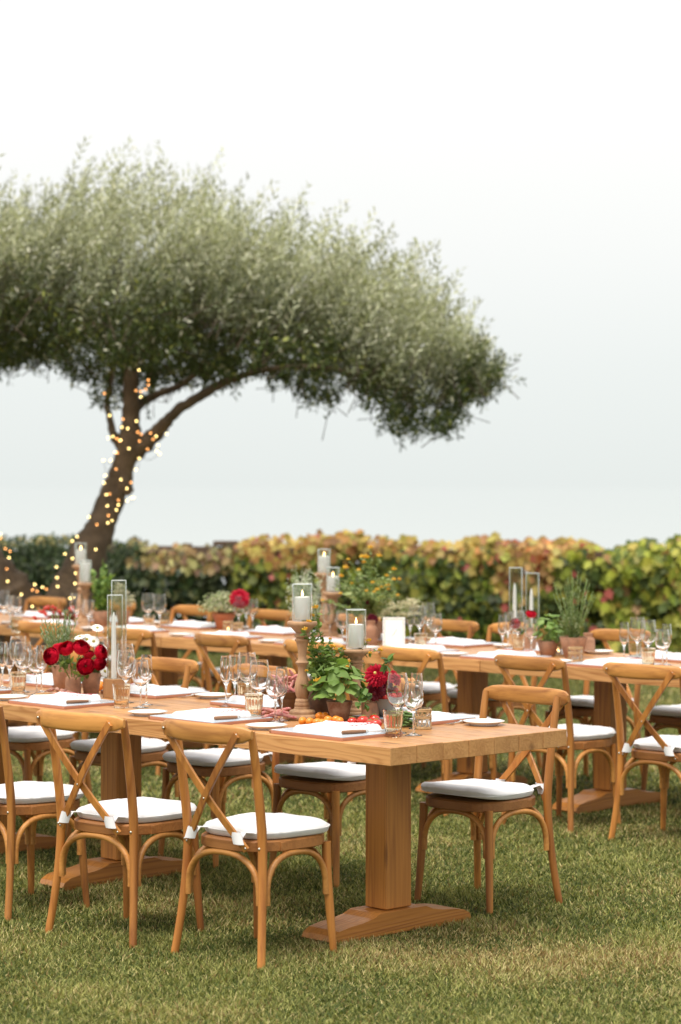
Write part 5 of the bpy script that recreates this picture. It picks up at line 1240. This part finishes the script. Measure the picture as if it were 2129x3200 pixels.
# number card
cp = at(1231, 2030); o = empty('number_card', cp, radians(-4)); tag(o, 'white table number card with wavy red border and slanted figure one', 'sign')
MB().box((-.064, -.002, 0), (.064, .002, .188), .0004).build('card', M_CARD, o).rotation_euler = (radians(-8), 0, 0)
bd = MB(); P = []
for k in range(161):
    t = k / 160 * 4; s_ = int(t) % 4; f_ = t - int(t); w_, h_ = .054, .083; wob = .0028 * sin(k * .98)
    x, z = [(-w_ + 2 * w_ * f_, -h_ + wob), (w_ + wob, -h_ + 2 * h_ * f_), (w_ - 2 * w_ * f_, h_ + wob), (-w_ + wob, h_ - 2 * h_ * f_)][s_]; P.append((x, -.0024, z + .094))
bd.tube(P, .0013, 4); bd.tube([(-.015, -.0024, .075), (.002, -.0024, .093), (.018, -.0024, .118)], [.0011, .0014, .0007], 4); bd.tube([(.018, -.0024, .118), (.008, -.0024, .113)], .0007, 4)
bd.build('border_and_figure', M_INK, o).rotation_euler = (radians(-8), 0, 0)
# right group
o = potted(1793, 2055, .078, .115, M_TERRA, 'potted_rosemary', 'tall wiry rosemary in the larger clay pot on the back table', rb=.052)
lavender(o, (0, 0, .10), 30, .42, .13, 7, [(.20, .27, .12), (.30, .36, .20), (.36, .42, .27), (.14, .20, .08)], lsz=.030, dens=.013, wk=1.6)
lavender(o, (0, 0, .10), 60, .17, .10, 9, [(.20, .26, .11), (.30, .34, .16), (.40, .42, .26), (.12, .17, .06)], lsz=.026, dens=.010, wk=2)
o = link('clay_bottle', BOTM, None, at(1655, 2036)); o.scale = (1.1, 1.1, 1.2); tag(o, 'dark brown clay bottle between tumbler and small basil', 'clay bottle', 'clay bottles')
ft = o.location + Vector((0, 0, .06))
rose(1660, 1921, 13.6, ft, (.1, -.3, 1), 'red rose seen from the side above the back table glasses', .8, 1, group='red roses'); rose(1612, 1950, 13.75, ft, (-.5, -.7, .2), 'red rose seen through the back table wine glass', .85, 2, group='red roses')
o = link('clay_bottle', BOTM, None, at(1838, 2040)); o.scale = (1.1, 1.1, 1.0); tag(o, 'brown clay bottle just right of the rosemary pot', 'clay bottle', 'clay bottles')
# small orange peppers by the pots
PEP = MB().lathe([(.0001, 0), (.010, .004), (.016, .014), (.014, .026), (.010, .034), (.011, .042), (.005, .050), (.0001, .052)], 12).mesh('pepper', M_ORANGE)
for k in range(2):
    o = link('ornamental_gourd', PEP, None, at(1750, 2035) + Vector((.012 * k, .02 * k, .068 + .05 * k))) if False else None
# pale flowers pot
o = potted(700, 1966, .072, .105, M_TERRAN, 'potted_flowers', 'pale green-white blooms in a smooth orange clay pot, back table', rim=.006, rb=.05)
P = []; C = []
for k in range(900):
    d_ = rng.normal(size=3); d_ /= np.linalg.norm(d_); d_[2] = abs(d_[2]) * 1.0; c_ = np.array([0, 0, .12]) + d_ * [.13, .11, .125] * rng.uniform(.6, 1.05); c_[0] += -.05 * (rng.random() < .25); P.append(c_)
blobs(o, 'blossoms', P, .017, pick([(.56, .60, .36), (.66, .66, .46), (.40, .46, .24), (.26, .34, .14), (.72, .70, .55)], len(P), .08))
rose(750, 1862, 15.5, o.location + Vector((.08, 0, .08)), (.05, -.85, .45), 'crimson dahlia standing above the back table glasses', 1.45, mesh=DAH, name='dahlia', cat='dahlia', group='red dahlias')
# herb at the left
o = potted(318, 1962, .066, .115, M_TERRA, 'potted_herb', 'tall fresh green herb in a clay pot before the dark hedge', rb=.046)
lavender(o, (0, 0, .10), 34, .36, .085, 12, [(.15, .26, .05), (.22, .34, .08), (.28, .40, .11), (.10, .19, .04)], lsz=.05, kind='oval', dens=.02, wk=1.5)
p0 = at(385, 1955); o = empty('white_lace_flowers', p0); tag(o, 'cream flowers drooping right of the tall green herb', 'flowers'); pot_mb(.05, .10).build('vase', M_TERRA, o)
P = []; st = MB()
for k in range(16):
    c_ = atd(random.uniform(355, 410), random.uniform(1830, 1890), p0.y) - p0; st.tube(stemline((0, 0, .1), c_, .03), .0015, 4, cap=False); P += [c_ + Vector(rng.normal(size=3) * .016) for _ in range(34)]
st.build('stems', M_STEM, o); blobs(o, 'florets', P, .013, pick([(.76, .70, .56), (.80, .78, .66), (.55, .55, .36)], len(P), .06))
# berries in a wooden dish at the left
p0 = at(195, 1945); o = MB().lathe([(.05, 0), (.07, .02), (.10, .045), (.10, .05), (.095, .05), (.06, .02), (.0001, .012)], 24).build('wooden_dish', M_BOWLW, None, p0); tag(o, 'shallow wooden dish of red berries before the olive trunk', 'dish')
o = empty('berry_branch', p0 + Vector((0, 0, .05))); tag(o, 'branch of red berries spilling from the dish at the left', 'berries')
BE = MB().ball((0, 0, 0), .0135, 10, 7).mesh('berry', M_TOM); st = MB(); 
for k in range(34):
    c_ = Vector((random.uniform(-.20, .12), random.uniform(-.06, .05), random.uniform(.0, .06) + (-.045 * (random.random() < .25)))); link('berry', BE, o, c_)
st.tube([(-.2, 0, .03), (-.1, -.01, .05), (0, 0, .02), (.12, .01, .05)], .003, 5); st.build('stem', M_STEM, o)
